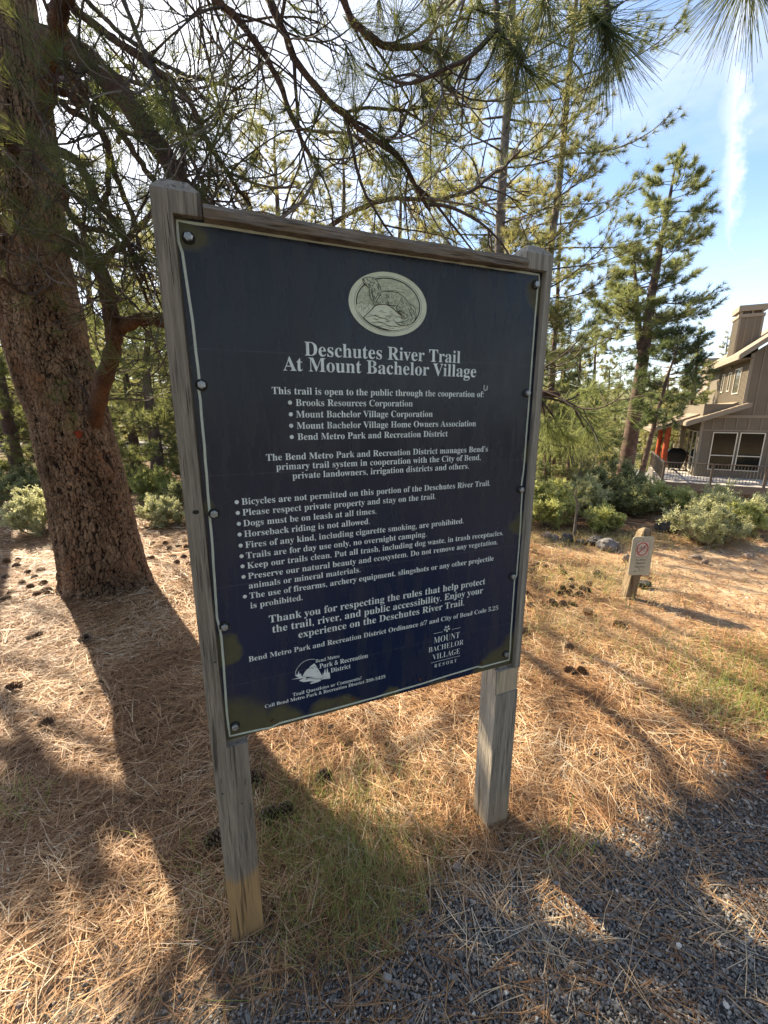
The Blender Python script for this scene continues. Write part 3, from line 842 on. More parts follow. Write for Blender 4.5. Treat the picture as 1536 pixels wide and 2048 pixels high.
    for pts, w in (([(905, 700), (930, 650), (960, 600), (975, 550)], .0012), ([(935, 760), (960, 740), (1010, 770), (1060, 800), (1100, 800)], .0014), ([(540, 600), (570, 540), (610, 470), (650, 420)], .0012), ([(575, 640), (590, 580), (640, 500), (665, 450)], .0016),
                   ([(500, 380), (515, 450), (530, 520), (545, 590)], .0022), ([(540, 360), (555, 420), (575, 470)], .0014), ([(600, 300), (620, 350), (610, 420)], .0012), ([(430, 300), (480, 330), (520, 345), (530, 310)], .0014),
                   ([(362, 236), (385, 250), (400, 262)], .0018), ([(1130, 645), (1150, 700), (1185, 750), (1200, 820)], .0014), ([(1100, 700), (1130, 780), (1160, 850), (1140, 920)], .0016), ([(990, 840), (1000, 860)], .0009), ([(1015, 835), (1022, 862)], .0009)):
        stroke2(g, smooth_path([(*q, 0) for q in X(pts)], 14)[:, :2], w, -.0021, taper=True)
    for x0, y0, r in ((438, 240, 12), (372, 240, 9), (545, 292, 15)):
        c0 = E_(x0, y0); g.add([(c0[0], -.0021, c0[1])] + [(c0[0] + r * .000105 * math.cos(t), -.0021, c0[1] + r * .0001 * math.sin(t)) for t in an], np.array([[0, 1 + k, 1 + (k + 1) % 20] for k in range(20)]))
    g.build('emblem_otter_line', M['ink'], p)
    g = Geo(); g2 = Geo(); g3 = Geo()

    def inpoly(x, y):
        c = False; n = len(body); j = n - 1
        for i in range(n):
            xi, yi = body[i]; xj, yj = body[j]
            if (yi > y) != (yj > y) and x < (xj - xi) * (y - yi) / (yj - yi) + xi: c = not c
            j = i
        return c
    cnt = 0
    while cnt < 620:
        x0 = rg.uniform(360, 1230); y0 = rg.uniform(200, 985); low = 0
        if not inpoly(x0, y0): continue
        cnt += 1
        if x0 < 660 and y0 < 640: dx, dy = .45, .9
        elif x0 > 1050: dx, dy = .3, .95
        else: dx, dy = .55, .65
        dx += rg.normal(0, .25); L_ = rg.uniform(14, 40)
        pts = [(x0 + dx * L_ * t + 3 * math.sin(t * 3), y0 + dy * L_ * t) for t in (0, .33, .66, 1)]
        if not inpoly(*pts[-1]): continue
        shade = (not inpoly(x0 - 10, y0 + 55)) or rg.random() < .3
        stroke2(g if shade else (g2 if rg.random() < .5 else g3), X(pts), rg.uniform(.0005, .0011), -.0020 - (.0001 if shade else 0), taper=True)
    g.build('emblem_fur_dark', M['ink'], p); g2.build('emblem_fur_light', M['cream2'], p); g3.build('emblem_fur_middle', M['ink2'], p)
    # --- fixings
    def bolt(px, py, s=1.0):
        x, z = panel_xz(px, py); b = Geo(); k = 20; a = np.linspace(0, 2 * np.pi, k + 1)[:-1]
        for r0, r1, y0, y1 in ((.0125, .0118, -.0005, -.0022),):
            V = [(x + r0 * s * math.cos(t), y0, z + r0 * s * math.sin(t)) for t in a] + [(x + r1 * s * math.cos(t), y1, z + r1 * s * math.sin(t)) for t in a]
            b.add(V, np.array([[i, (i + 1) % k, k + (i + 1) % k, k + i] for i in range(k)])); b.add(V[k:] + [(x, y1, z)], np.array([[i, (i + 1) % k, k] for i in range(k)]))
        w = b.build('washer', M['dark_gap'] if s > .9 else M['rust'], None)
        b = Geo(); a = np.linspace(0, 2 * np.pi, 7)[:-1] + random.random()
        r = .0088 * s; h = .0085 * s
        V = [(x + r * math.cos(t), -.002, z + r * math.sin(t)) for t in a] + [(x + r * math.cos(t), -.002 - h, z + r * math.sin(t)) for t in a] + [(x + r * .78 * math.cos(t), -.0032 - h, z + r * .78 * math.sin(t)) for t in a] + [(x, -.0034 - h, z)]
        b.add(V, np.array([[i + q, (i + 1) % 6 + q, 6 + (i + 1) % 6 + q, 6 + i + q] for q in (0, 6) for i in range(6)])); b.add(V[12:], np.array([[i, (i + 1) % 6, 6] for i in range(6)]))
        o = b.build('bolt', M['steel'], p)
        w.parent = o
        return o
    random.seed(3)
    for q in ((377, 476), (403, 770), (428, 1027), (449, 1252), (470, 1451), (1070, 570), (1052.5, 786), (1040, 979), (1023.5, 1152), (1010.5, 1307)): bolt(*q)
    for px, py in ((544, 1440.5), (706, 1397), (840, 1359), (962.5, 1326)):
        x, z = panel_xz(px, py); k = 12; a = np.linspace(0, 2 * np.pi, k + 1)[:-1]; b = Geo(); r = .0052
        V = [(x + r * math.cos(t), -.0005, z + r * math.sin(t)) for t in a] + [(x + r * .7 * math.cos(t), -.0028, z + r * .7 * math.sin(t)) for t in a] + [(x, -.0022, z)]
        b.add(V, np.array([[i, (i + 1) % k, k + (i + 1) % k, k + i] for i in range(k)])); b.add(V[k:], np.array([[i, (i + 1) % k, k] for i in range(k)])); b.build('screw', M['rust'], p)
    # torn scrap of tape at the end of the intro line
    x, z = panel_xz(971, 776); b = Geo(); stroke2(b, [(x - .006, z + .008), (x - .0055, z - .005), (x - .001, z - .007), (x + .0015, z - .004), (x + .0045, z - .006), (x + .005, z + .006)], .0024, -.0010); b.build('tape_scrap', M['letter'], p)


build_panel()

# ------------------------------------------------------------------ the small no-bikes sign
def build_small_sign():
    base = np.array([2.045, 3.262, float(terrain(2.045, 3.262))]); rz = R(6.3)
    s = local_empty('no_bikes_sign', 'small cream no bikes sign on a short wooden post by the sandy trail', 'sign', base, rz)
    g = Geo(); V = []; rows = [(-.06, .048), (.1, .048), (.48, .046), (.555, .045), (.58, .036), (.598, .016)]; k = 8
    for z, r in rows:
        for (a, b) in ((-1, -.8), (-.8, -1), (.8, -1), (1, -.8), (1, .8), (.8, 1), (-.8, 1), (-1, .8)):
            V.append((a * r * .92 + .115 * z - .012, b * r * .92 + .028, z))
    g.add(V, np.array([[i * k + j, i * k + (j + 1) % k, (i + 1) * k + (j + 1) % k, (i + 1) * k + j] for i in range(len(rows) - 1) for j in range(k)]))
    c = len(rows) * k; g.add(V[-k:] + [(.057, .028, .603)], np.array([[j, (j + 1) % k, k] for j in range(k)]))
    g.build('post', M['stump_wood'], s)
    # plate, rounded corners
    x0, x1, z0, z1, rr = -.072, .113, .218, .542, .022; xm = (x0 + x1) / 2; pts = []
    def rrect(x0, x1, z0, z1, r, n=6):
        pts = []
        for cx, cz, a0 in ((x1 - r, z1 - r, 0), (x0 + r, z1 - r, 90), (x0 + r, z0 + r, 180), (x1 - r, z0 + r, 270)):
            for i in range(n + 1): t = R(a0 + 90 * i / n); pts.append((cx + r * math.cos(t), cz + r * math.sin(t)))
        return pts
    pts = rrect(x0, x1, z0, z1, rr); n = len(pts); g = Geo()
    V = [(a, -.022, b) for a, b in pts] + [(a, -.019, b) for a, b in pts]
    me_f = np.array([[i, (i + 1) % n, n + (i + 1) % n, n + i] for i in range(n)]); g.add(V, me_f[:, ::-1])
    g.add(V[:n] + [(xm, -.022, .38)], np.array([[i, (i + 1) % n, n] for i in range(n)])[:, ::-1]); g.add(V[n:] + [(xm, -.019, .38)], np.array([[i, (i + 1) % n, n] for i in range(n)]))
    pl = g.build('plate', M['plate'], s)
    y = -.0228
    g = Geo(); q = rrect(xm - .056, xm + .056, .372, .504, .014); V = [(a, y, b) for a, b in q]; g.add(V + [(xm, y, .44)], np.array([[i, (i + 1) % len(q), len(q)] for i in range(len(q))])[:, ::-1]); g.build('symbol_panel', M['plate_pink'], pl)
    g = Geo(); stroke2(g, q, .0022, y - .0004, True); g.build('symbol_border', M['blackprint'], pl)
    cx, cz = xm, .438; ring = [(cx + .047 * math.cos(t), cz + .052 * math.sin(t)) for t in np.linspace(0, 2 * np.pi, 41)[:-1]]
    g = Geo()
    for wx in (-.025, .025): stroke2(g, [(cx + wx + .0155 * math.cos(t), cz - .004 + .0165 * math.sin(t)) for t in np.linspace(0, 2 * np.pi, 21)[:-1]], .0022, y - .0006, True)
    for a in ([(-.025, -.004), (-.010, .016), (.014, .014), (.025, -.004)], [(-.025, -.004), (-.002, -.006), (.014, .014)], [(-.002, -.006), (-.012, .022)], [(-.017, .023), (-.007, .023)], [(.014, .014), (.011, .025), (.019, .026)]):
        stroke2(g, [(cx + u, cz + v) for u, v in a], .0026, y - .0006)
    g.build('bicycle_symbol', M['blackprint'], pl)
    g = Geo(); stroke2(g, ring, .0075, y - .0010, True); stroke2(g, [(cx - .032, cz - .036), (cx + .032, cz + .036)], .0072, y - .0010); g.build('prohibition_ring', M['redprint'], pl)
    for t, z, w in (('No Bikes', .340, .084), ('Beyond', .312, .074), ('This Point', .281, .094)):
        put_text('plate_text', t, xm - w / 2, xm + w / 2, z, M['blackprint'], pl, y=y - .0004, use_serif=False)
    g = Geo(); stroke2(g, [(xm - .050, .246), (xm - .040, .252), (xm - .032, .2535), (xm - .027, .247)], .005, y - .0004); stroke2(g, [(xm - .018, .2515), (xm + .034, .2515)], .0018, y - .0004); g.build('plate_mark', M['blackprint'], pl)
    for z in (.520, .268):
        g = Geo(); a = np.linspace(0, 2 * np.pi, 11)[:-1]; V = [(xm + .004 * math.cos(t), -.022, z + .004 * math.sin(t)) for t in a] + [(xm + .002 * math.cos(t), -.0255, z + .002 * math.sin(t)) for t in a] + [(xm, -.0257, z)]
        g.add(V, np.array([[i, (i + 1) % 10, 10 + (i + 1) % 10, 10 + i] for i in range(10)])); g.add(V[10:], np.array([[i, (i + 1) % 10, 10] for i in range(10)])); g.build('screw', M['dark_gap'], pl)


build_small_sign()

# ------------------------------------------------------------------ conifers
def branch_path(p0, d0, L, n, up, wob, rng):
    """bending path: d0 start direction, up = how the tip turns (positive: upwards)"""
    P = [np.array(p0, float)]; d = unit(np.array(d0, float)); st = L / (n - 1); w = rng.normal(0, wob, 3)
    for i in range(n - 1):
        t = i / (n - 1); w = w * .6 + rng.normal(0, wob, 3)
        d = unit(d + w + np.array([0, 0, up * (t - .25)]) / n * 4); P.append(P[-1] + d * st)
    return np.array(P)


def tufts(g, B, D, rng, per, L, W, spread=.9, tone=(.25, .9), segs=0, droop=0.0, shoot=.35, hemi=-.35):
    """bursts of needles round the points B with shoot axes D"""
    B = np.asarray(B); D = unit(np.asarray(D)); n = len(B)
    if n == 0: return
    Bi = np.repeat(np.arange(n), per); ax = D[Bi]; rnd = unit(rng.normal(size=(n * per, 3)))
    dt = (rnd * ax).sum(1, keepdims=True); rnd = np.where(dt < hemi, rnd - 2 * dt * ax, rnd)
    d = unit(rnd * spread + ax * (1 - spread * .55))
    back = rng.random((n * per, 1)) * shoot * L
    base = B[Bi] - ax * back
    ll = L * rng.uniform(.7, 1.12, n * per)
    tb = rng.uniform(tone[0], tone[1], n)[Bi]; tn = np.clip(tb + rng.normal(0, .12, n * per), 0, 1)
    bend = np.zeros((n * per, 3)); bend[:, 2] = -droop * L
    blades(g, base, d, ll, W, bend, rng, tn, segs)


def pine(name, label, x, y, h, r0, lo, width, nb, L, seed, mats, cat='pine tree', per=22, lean=(0, 0), W=.006, prof=None, sub=4, up=.5, rise=.15, group=None, z=None, k=6,
         spread=.9, dens=1.0, fork=None, tone=(.2, .9), droop=0.0, minr=.004, sway=.02, dead=0, thick=.014):
    rng = np.random.default_rng(seed); z0 = float(terrain(x, y)) if z is None else z
    t = thing(name, label, cat, (x, y, z0), group)
    n = 16; zz = np.linspace(-.25, h, n); tp = np.stack([x + lean[0] * np.clip(zz / h, 0, 1) ** 1.3 + np.cumsum(rng.normal(0, sway, n)) * (zz > .5), y + lean[1] * (zz / h) + np.cumsum(rng.normal(0, sway, n)) * (zz > .5), z0 + zz], -1)
    rad = r0 * (1 - np.clip(zz / h, 0, 1)) ** .75 + .008; rad[:2] *= 1.25
    g = Geo(); tube(g, smooth_path(tp, 44), np.interp(np.linspace(0, 1, 44), np.linspace(0, 1, n), rad), max(8, k), .7)
    leaders = [(tp, rad, lo, h)]
    if fork:
        f0, dx, dy, hh = fork; i0 = f0 / h
        b0 = np.array([np.interp(f0, zz, tp[:, q]) for q in range(3)]); m = 12; s = np.linspace(0, 1, m)
        fp = np.stack([b0[0] + dx * s ** .7, b0[1] + dy * s ** .7, b0[2] + (hh - f0) * s], -1); fr = r0 * (1 - i0) ** .75 * .75 * (1 - s) ** .8 + .008
        tube(g, fp, fr, 8, .7)
        leaders.append((fp, fr, f0 + .3, hh))
    g.build('trunk', mats[0], t, True)
    bg = Geo(); B = []; D = []; prof = prof or (lambda u: math.sin(math.pi * min(1, max(0, (1 - u) * .9 + .06))) ** .7)
    for li, (P, rr, l0, h0) in enumerate(leaders):
        zc = P[:, 2] - z0; cnt = int(nb * (1 if li == 0 else .55))
        for i in range(cnt):
            u = (i + rng.random()) / cnt; hz = l0 + (h0 - l0) * u
            az = i * 2.399 + rng.normal(0, .4); bl = max(.12, width * prof(u) * rng.uniform(.72, 1.15) * (1 if li == 0 else .75))
            b0 = np.array([np.interp(hz, zc, P[:, q]) for q in range(3)])
            el = rise + .55 * u + rng.normal(0, .10)
            d0 = (math.cos(az) * math.cos(el), math.sin(az) * math.cos(el), math.sin(el))
            bp = branch_path(b0, d0, bl, 7, up, .055, rng); rb = max(minr, thick * bl ** .9 * (r0 / .2) ** .3)
            tube(bg, bp, rb * np.linspace(1, .25, 7) + .0015, 4, rng.uniform(.2, .8), False)
            if i < dead: continue
            B.append(bp[-1]); D.append(bp[-1] - bp[-2])
            ns = max(2, int(sub * bl * dens + rng.random()))
            for s in range(ns):
                v = rng.uniform(.32, .97); q = v * 6; a = int(q); f = q - a; pp = bp[a] * (1 - f) + bp[min(a + 1, 6)] * f; tn = unit(bp[min(a + 1, 6)] - bp[a])
                sd = unit(np.cross(tn, [0, 0, 1.0])) * rng.choice([-1, 1]); dd = unit(tn * rng.uniform(.4, 1) + sd * rng.uniform(.3, 1.0) + np.array([0, 0, rng.uniform(-.25, .55)]))
                sl_ = bl * rng.uniform(.10, .30) + .06; sp = branch_path(pp, dd, sl_, 4, up * .8, .09, rng)
                tube(bg, sp, max(.0025, rb * .35) * np.linspace(1, .4, 4), 3, rng.uniform(.2, .8), False)
                B.append(sp[-1]); D.append(sp[-1] - sp[-2])
                if rng.random() < .55 * dens: B.append(sp[-2]); D.append(sp[-1] - sp[-2] + rng.normal(0, .02, 3))
    B.append(tp[-1]); D.append([0, 0, 1])
    bg.build('branches', mats[1], t)['kind'] = 'stuff'
    cg = Geo(); tufts(cg, np.array(B), np.array(D), rng, per, L, W, spread, tone, 0, droop)
    cg.build('crown', mats[2], t)['kind'] = 'stuff'
    return t, len(B)


def copy_tree(o, loc, rz, sc, label, name=None):
    c = o.copy(); C.objects.link(c); c.location = loc; c.rotation_euler = (0, 0, rz); c.scale = (sc, sc, sc)
    if name: c.name = name
    for ch in list(o.children):
        d = ch.copy(); C.objects.link(d); d.parent = c
    c['label'] = label
    return c


def X_at(px, Y): return at_depth(px, Y)


# --- the big pine at the left
BARK_C = np.array([-2.32, 3.36])


def build_big_pine():
    t = thing('ponderosa_pine', 'huge dark brown pine trunk leaning in at the left beside the sign', 'pine tree', (BARK_C[0], BARK_C[1], float(terrain(*BARK_C))))
    # trunk with plated, fissured bark as real relief
    na, nz = 300, 420; zmax = 8.5
    zz = np.concatenate([np.linspace(-.15, 3.6, 440), np.linspace(3.63, zmax, 70)])
    an = np.linspace(0, 2 * np.pi, na + 1)[:-1]
    A, Z = np.meshgrid(an, zz)
    rad = np.interp(Z, [-.15, 0, .12, .35, .8, 1.4, 2.0, 2.6, 3.4, 5, 8.5], [.37, .335, .305, .285, .268, .258, .258, .225, .19, .15, .05])
    rad = rad * (1 + .035 * np.cos(3 * A + 1.1) + .02 * np.cos(5 * A + Z) + .02 * np.sin(2 * A - 1.3 * Z)) + .05 * np.exp(-Z / .18) * np.maximum(0, np.cos(4 * A + .6))
    cx = BARK_C[0] + np.interp(Z, [-.15, .8, 1.4, 1.9, 2.6, 3.2, 8.5], [.0, -.05, -.11, -.19, -.22, -.17, .0]); cy = BARK_C[1] + np.interp(Z, [0, 3, 8.5], [0, .05, .3])
    fl = A.ravel(); hz = Z.ravel(); rel = np.empty(len(fl)); ton = np.empty(len(fl))
    ca, sa = np.cos(fl) * .36, np.sin(fl) * .36
    F1, F2 = np.zeros(len(fl)), np.zeros(len(fl))
    for i in range(len(fl)):
        v = Vector((ca[i] * 25, sa[i] * 25, hz[i] * 12)); v = v + mnoise.noise_vector(v * .22) * 2.2 + mnoise.noise_vector(v * 1.3) * .45
        d, _ = mnoise.voronoi(v); F1[i] = d[1] - d[0]
        v2 = Vector((ca[i] * 30, sa[i] * 30, hz[i] * 15)); v2 = v2 + mnoise.noise_vector(v2 * .7) * .5; d, _ = mnoise.voronoi(v2); F2[i] = d[1] - d[0]
    big = np.array([mnoise.noise(Vector((ca[i] * 9, sa[i] * 9, hz[i] * 1.6))) for i in range(len(fl))])
    g1 = np.clip(F1 / (.15 + .12 * np.clip(big * 2, -1, 1)), 0, 1); g2 = np.clip(F2 / .35, 0, 1)
    fade = np.clip((4.2 - hz) / .8, .4, 1)
    relief = (.013 * np.clip(g1 * 1.5, 0, 1) + .005 * np.clip(g2 * 1.5, 0, 1) + .03 * np.clip(np.abs(big) * 3, 0, 1) * .6 + .014 * (fbm(fl * 6, hz * 5, 8) - .5)) * fade
    r = rad.ravel() + relief - .018
    V = np.stack([cx.ravel() + r * np.cos(fl), cy.ravel() + r * np.sin(fl), hz + float(terrain(*BARK_C)) - .05], -1)
    m = len(zz); i, j = np.meshgrid(np.arange(m - 1), np.arange(na), indexing='ij'); i = i.ravel(); j = j.ravel(); j2 = (j + 1) % na
    F = np.stack([i * na + j, i * na + j2, (i + 1) * na + j2, (i + 1) * na + j], -1)
    g = Geo(); g.add(V, F, np.clip((g1 * .82 + g2 * .18 * g1) * (.55 + .45 * np.clip(np.abs(big) * 5, 0, 1)), 0, 1)); g.build('trunk', M['bark'], t, True)
    # sawn branch scars
    rng = np.random.default_rng(5)
    for px, py, rr, c in ((157, 868, .022, (.30, .045, .015)), (203, 960, .016, (.16, .03, .015))):
        P = W3(px, py, 3.04); o = np.array([0, 0, EYE]); d = unit(P - o)
        b = BARK_C + np.array([-.10, .02]); bc = np.array([b[0], b[1], P[2]]); rho = .262 if py > 900 else .252
        # where the view ray meets the trunk cylinder
        a_ = d[0] ** 2 + d[1] ** 2; b_ = 2 * (d[0] * (o[0] - b[0]) + d[1] * (o[1] - b[1])); c_ = (o[0] - b[0]) ** 2 + (o[1] - b[1]) ** 2 - rho ** 2
        q = b_ * b_ - 4 * a_ * c_; s = (-b_ - math.sqrt(max(q, 0))) / (2 * a_); P = o + d * s; nrm = unit(np.array([P[0] - b[0], P[1] - b[1], 0]))
        mm = flat_mat('branch_scar', c, .7, var=.5, vs_=60)
        gg = Geo(); u = np.cross([0, 0, 1], nrm); k = 14; aa = np.linspace(0, 2 * np.pi, k + 1)[:-1]
        rings = []
        for q_, hh in ((1.25, -.01), (1.0, .012), (.75, .014), (.6, .004)):
            rings.append(np.array([P + (u * math.cos(w) + np.array([0, 0, 1]) * math.sin(w) * 1.15) * rr * q_ * (1 + .08 * math.sin(3 * w)) + nrm * hh for w in aa]))
        gg.add(np.concatenate(rings), np.array([[x_ * k + i_, x_ * k + (i_ + 1) % k, (x_ + 1) * k + (i_ + 1) % k, (x_ + 1) * k + i_] for x_ in range(3) for i_ in range(k)]))
        gg.add(np.vstack([rings[-1], P + nrm * .004]), np.array([[i_, (i_ + 1) % k, k] for i_ in range(k)])); gg.build('branch_scar', mm, t, True)
    # limbs: picture-traced courses set at their own depths
    limbs = [
        ([(92, 80, 3.2), (150, 95, 3.0), (250, 190, 2.75), (330, 300, 2.6), (372, 370, 2.5), (430, 420, 2.45), (520, 470, 2.5), (640, 500, 2.6)], .062, .026, 'limb', 44),
        ([(165, 925, 3.46), (188, 855, 3.32), (212, 780, 3.12), (232, 705, 2.98), (228, 640, 2.94), (212, 560, 2.98), (165, 490, 3.08), (110, 470, 3.25)], .058, .036, 'limb', 16),
        ([(231, 660, 2.95), (290, 630, 2.87), (360, 645, 2.75), (560, 690, 2.55), (820, 730, 2.4), (1010, 770, 2.3), (1120, 790, 2.2)], .045, .012, 'limb', 18),
        ([(88, 290, 3.15), (150, 320, 3.0), (190, 390, 2.9), (250, 480, 2.85), (290, 560, 2.8)], .030, .012, 'limb', 22),
        ([(85, 240, 3.2), (105, 120, 3.05), (135, 0, 2.9), (170, -120, 2.8)], .052, .034, 'limb', 10),
        ([(110, 180, 3.2), (200, 215, 3.0), (270, 300, 2.8), (330, 400, 2.7), (380, 470, 2.65)], .022, .010, 'limb', 20),
        ([(120, 480, 3.1), (190, 520, 2.95), (235, 480, 2.85), (300, 420, 2.8), (360, 380, 2.8)], .026, .010, 'limb', 14),
        ([(150, 20, 3.0), (260, 100, 2.7), (370, 200, 2.5), (440, 330, 2.4), (500, 410, 2.35)], .020, .008, 'limb', 26),
        ([(100, 20, 3.1), (160, -60, 2.7), (300, -80, 2.4), (430, -10, 2.25), (520, 90, 2.15), (590, 240, 2.1), (640, 350, 2.05)], .022, .006, 'limb', 30),
        ([(130, -80, 3.0), (330, -150, 2.4), (510, -40, 2.2), (600, 130, 2.05), (700, 250, 2.0), (800, 330, 1.95), (860, 420, 1.95)], .020, .006, 'limb', 28),
        ([(160, -160, 2.9), (420, -260, 2.3), (640, -60, 2.05), (730, 90, 1.95), (830, 110, 1.9), (900, 115, 1.85)], .020, .006, 'limb', 16),
        ([(180, -260, 2.8), (500, -420, 2.1), (800, -320, 1.85), (960, -120, 1.75), (1000, 60, 1.65), (1045, 125, 1.6)], .016, .005, 'limb', 7),
        ([(150, -300, 2.8), (640, -560, 1.9), (1060, -420, 1.6), (1180, -160, 1.5), (1205, 10, 1.42), (1212, 95, 1.40)], .014, .005, 'limb', 1),
        ([(150, -330, 2.8), (800, -760, 1.7), (1300, -560, 1.45), (1450, -250, 1.35), (1500, -60, 1.32)], .014, .005, 'limb', 0),
        ([(130, 210, 3.2), (210, 260, 2.95), (215, 380, 2.85), (190, 430, 2.9)], .020, .008, 'limb', 10),
        ([(60, 520, 2.99), (110, 560, 2.9), (60, 590, 2.85), (0, 560, 2.7), (-60, 500, 2.5)], .018, .008, 'limb', 9),
        ([(90, 60, 3.2), (190, 230, 2.95), (250, 400, 2.85), (285, 530, 2.8)], .022, .010, 'limb', 14),
        ([(75, 200, 3.2), (125, 330, 3.0), (150, 440, 2.92), (235, 480, 2.85), (300, 610, 2.8)], .020, .008, 'limb', 12),
        ([(80, 330, 3.15), (160, 400, 2.95), (235, 460, 2.85), (300, 550, 2.8)], .018, .008, 'limb', 10),
        ([(210, -80, 2.9), (285, 110, 2.6), (345, 240, 2.5), (400, 360, 2.4), (440, 440, 2.4)], .013, .006, 'limb', 16),
        ([(130, -30, 3.0), (255, 75, 2.8), (330, 140, 2.6), (400, 160, 2.5), (480, 178, 2.4)], .013, .005, 'limb', 14),
        ([(-60, 400, 2.75), (20, 440, 2.82), (120, 500, 2.86), (210, 560, 2.84), (300, 640, 2.75)], .013, .006, 'limb', 9),
        ([(30, 300, 3.1), (-60, 240, 2.8), (-180, 120, 2.5)], .030, .012, 'limb', 22),
        ([(640, 455, 2.9), (760, 395, 2.9), (850, 400, 3.0), (930, 388, 3.1), (1000, 345, 3.2), (1040, 300, 3.2)], .014, .007, 'limb', 18),
    ]
    TB, TD = [], []; twg = Geo(); dead = Geo(); live = []
    for li, (pts, r0, r1, nm, ntw) in enumerate(limbs):
        P = smooth_path([W3(*q) for q in pts], 46)
        ww = np.cumsum(rng.normal(0, .0035, (46, 3)), 0); P = P + ww - np.linspace(0, 1, 46)[:, None] * ww[-1]
        g = Geo(); rr = np.linspace(1, 0, 46) ** .8 * (r0 - r1) + r1; rr = rr * (1 + .10 * np.sin(np.arange(46) * 1.7 + li) + rng.normal(0, .03, 46))
        tube(g, P, rr, 12, rng.uniform(.5, .9, 46 * 12)); g.build('limb', M['bark_limb'] if r0 > .019 else M['twig'], t, True)
        T = unit(np.gradient(P, axis=0))
        for s in range(int(ntw * 1.0)):
            v = rng.uniform(.12, 1.0); i = min(45, int(v * 45)); tn = T[i]
            sd = unit(np.cross(tn, rng.normal(size=3))); dd = unit(tn * rng.uniform(.3, 1.1) + sd * rng.uniform(.5, 1.0) + np.array([0, 0, rng.uniform(-.4, .4)]))
            L_ = rng.uniform(.25, .95) * (1.0 if r0 > .03 else .75); bp = branch_path(P[i], dd, L_, 12, rng.choice([-1.1, .5, 1.2, 1.5]), .085, rng)
            if bp[:, 1].min() < 1.05 and np.abs(bp[:, 0]).min() < .9 and bp[:, 2].min() < 2.1: continue
            rb = rng.uniform(.0035, .0085); isd = rng.random() < .22
            tube(dead if isd else twg, bp, rb * np.linspace(1, .35, 12), 4, rng.uniform(.2, .8), False)
            if not isd: TB.append(bp[-1]); TD.append(bp[-1] - bp[-2])
            for q in range(rng.integers(3, 7)):
                a = rng.integers(3, 11); d2 = unit(unit(bp[a + 0] - bp[a - 1]) * .8 + rng.normal(0, .55, 3)); L2 = rng.uniform(.10, .36); sp = branch_path(bp[a], d2, L2, 8, rng.choice([-1.0, 1.2, 1.6]), .13, rng)
                tube(dead if isd else twg, sp, rb * .55 * np.linspace(1, .5, 8), 3, rng.uniform(.2, .8), False)
                if not isd and rng.random() < .75: TB.append(sp[-1]); TD.append(sp[-1] - sp[-2])
    # needle bursts put where the photograph shows the near ones
    near = [(1045, 130, 1.60, (.2, -.1, -.75)), (1065, 150, 1.62, (.7, 0, -.5)), (1020, 110, 1.6, (-.7, .1, -.4)), (1000, 85, 1.63, (-.2, .2, -.8)), (1212, 100, 1.40, (0, 0, -1)), (1215, 60, 1.40, (.6, .1, -.4)), (1190, 40, 1.42, (-.7, 0, -.4)),
            (1232, 80, 1.4, (.8, .1, -.5)), (1490, -35, 1.32, (-.2, 0, -1)), (1515, -20, 1.32, (.6, 0, -.7)), (1470, -50, 1.32, (-.8, 0, -.6)), (900, 110, 1.85, (.6, 0, -.3)), (880, 125, 1.87, (0, 0, -1)), (850, 100, 1.88, (-.3, 0, -.8)), (790, 330, 1.95, (.6, 0, -.5)),
            (770, 285, 1.97, (.3, 0, -.9)), (800, 60, 1.9, (.3, 0, -.6)), (760, 30, 1.9, (.1, 0, -1)), (960, 20, 1.7, (.2, 0, -.8)), (930, 60, 1.72, (-.3, 0, -.8)), (990, 30, 1.7, (.9, 0, -.2)), (1100, 40, 1.5, (.3, 0, -.8)), (1085, 10, 1.5, (-.4, 0, -.6)),
            (860, 30, 1.8, (.1, 0, -.9)), (700, 130, 2.0, (.2, 0, -.9)), (720, 60, 2.0, (.6, 0, -.4)), (870, 240, 1.95, (.5, 0, -.7)), (850, 200, 1.95, (.3, .2, -.6)), (640, 340, 2.05, (.3, 0, -.8))]
    nb = np.array([W3(a, b, c) for a, b, c, _ in near]); nd = np.array([d for *_, d in near], float)
    ng = Geo()
    tufts(ng, nb, nd, rng, 105, .185, .0016, .85, (.15, .55), 2, .06, .45, -.1)
    # the bright drooping bough beside the right post
    sg = []
    for br in (((1080, 792), (1125, 806), (1170, 832), (1238, 826)), ((1080, 798), (1108, 838), (1128, 872), (1150, 880)), ((1122, 806), (1160, 792), (1185, 776), (1215, 778)), ((1150, 822), (1170, 850), (1200, 866)), ((1078, 800), (1092, 850), (1104, 880))):
        P = smooth_path([W3(x, y, 2.2 + .04 * i) for i, (x, y) in enumerate(br)], 16); P = P + np.cumsum(rng.normal(0, .0025, (16, 3)), 0); tube(twg, P, np.linspace(.006, .0032, 16), 5, .4)
        T = unit(np.gradient(P, axis=0))
        for i in range(6, 16, 2): sg.append((P[i], T[i] * (1.0 if i > 12 else .75) + rng.normal(0, .3, 3) + np.array([0, 0, -.12])))
        sg.append((P[-1], T[-1]))
    bgn = Geo(); tufts(bgn, np.array([p for p, _ in sg]), np.array([d for _, d in sg]), rng, 44, .16, .0019, .95, (.2, .95), 2, .07, .35, -.25)
    bgn.build('needles', M['needle_bough'], t)['kind'] = 'stuff'
    TB, TD = np.array(TB), np.array(TD)
    keep = rng.random(len(TB)) < .68; TB, TD = TB[keep], TD[keep]
    tufts(ng, TB, TD, rng, 36, .12, .0015, .85, (.1, .75), 1, .03, .4, -.25)
    o = ng.build('needles', M['needle'], t); o['kind'] = 'stuff'
    # upper crown, above the picture: it throws the dappled shade
    B, D = [], []
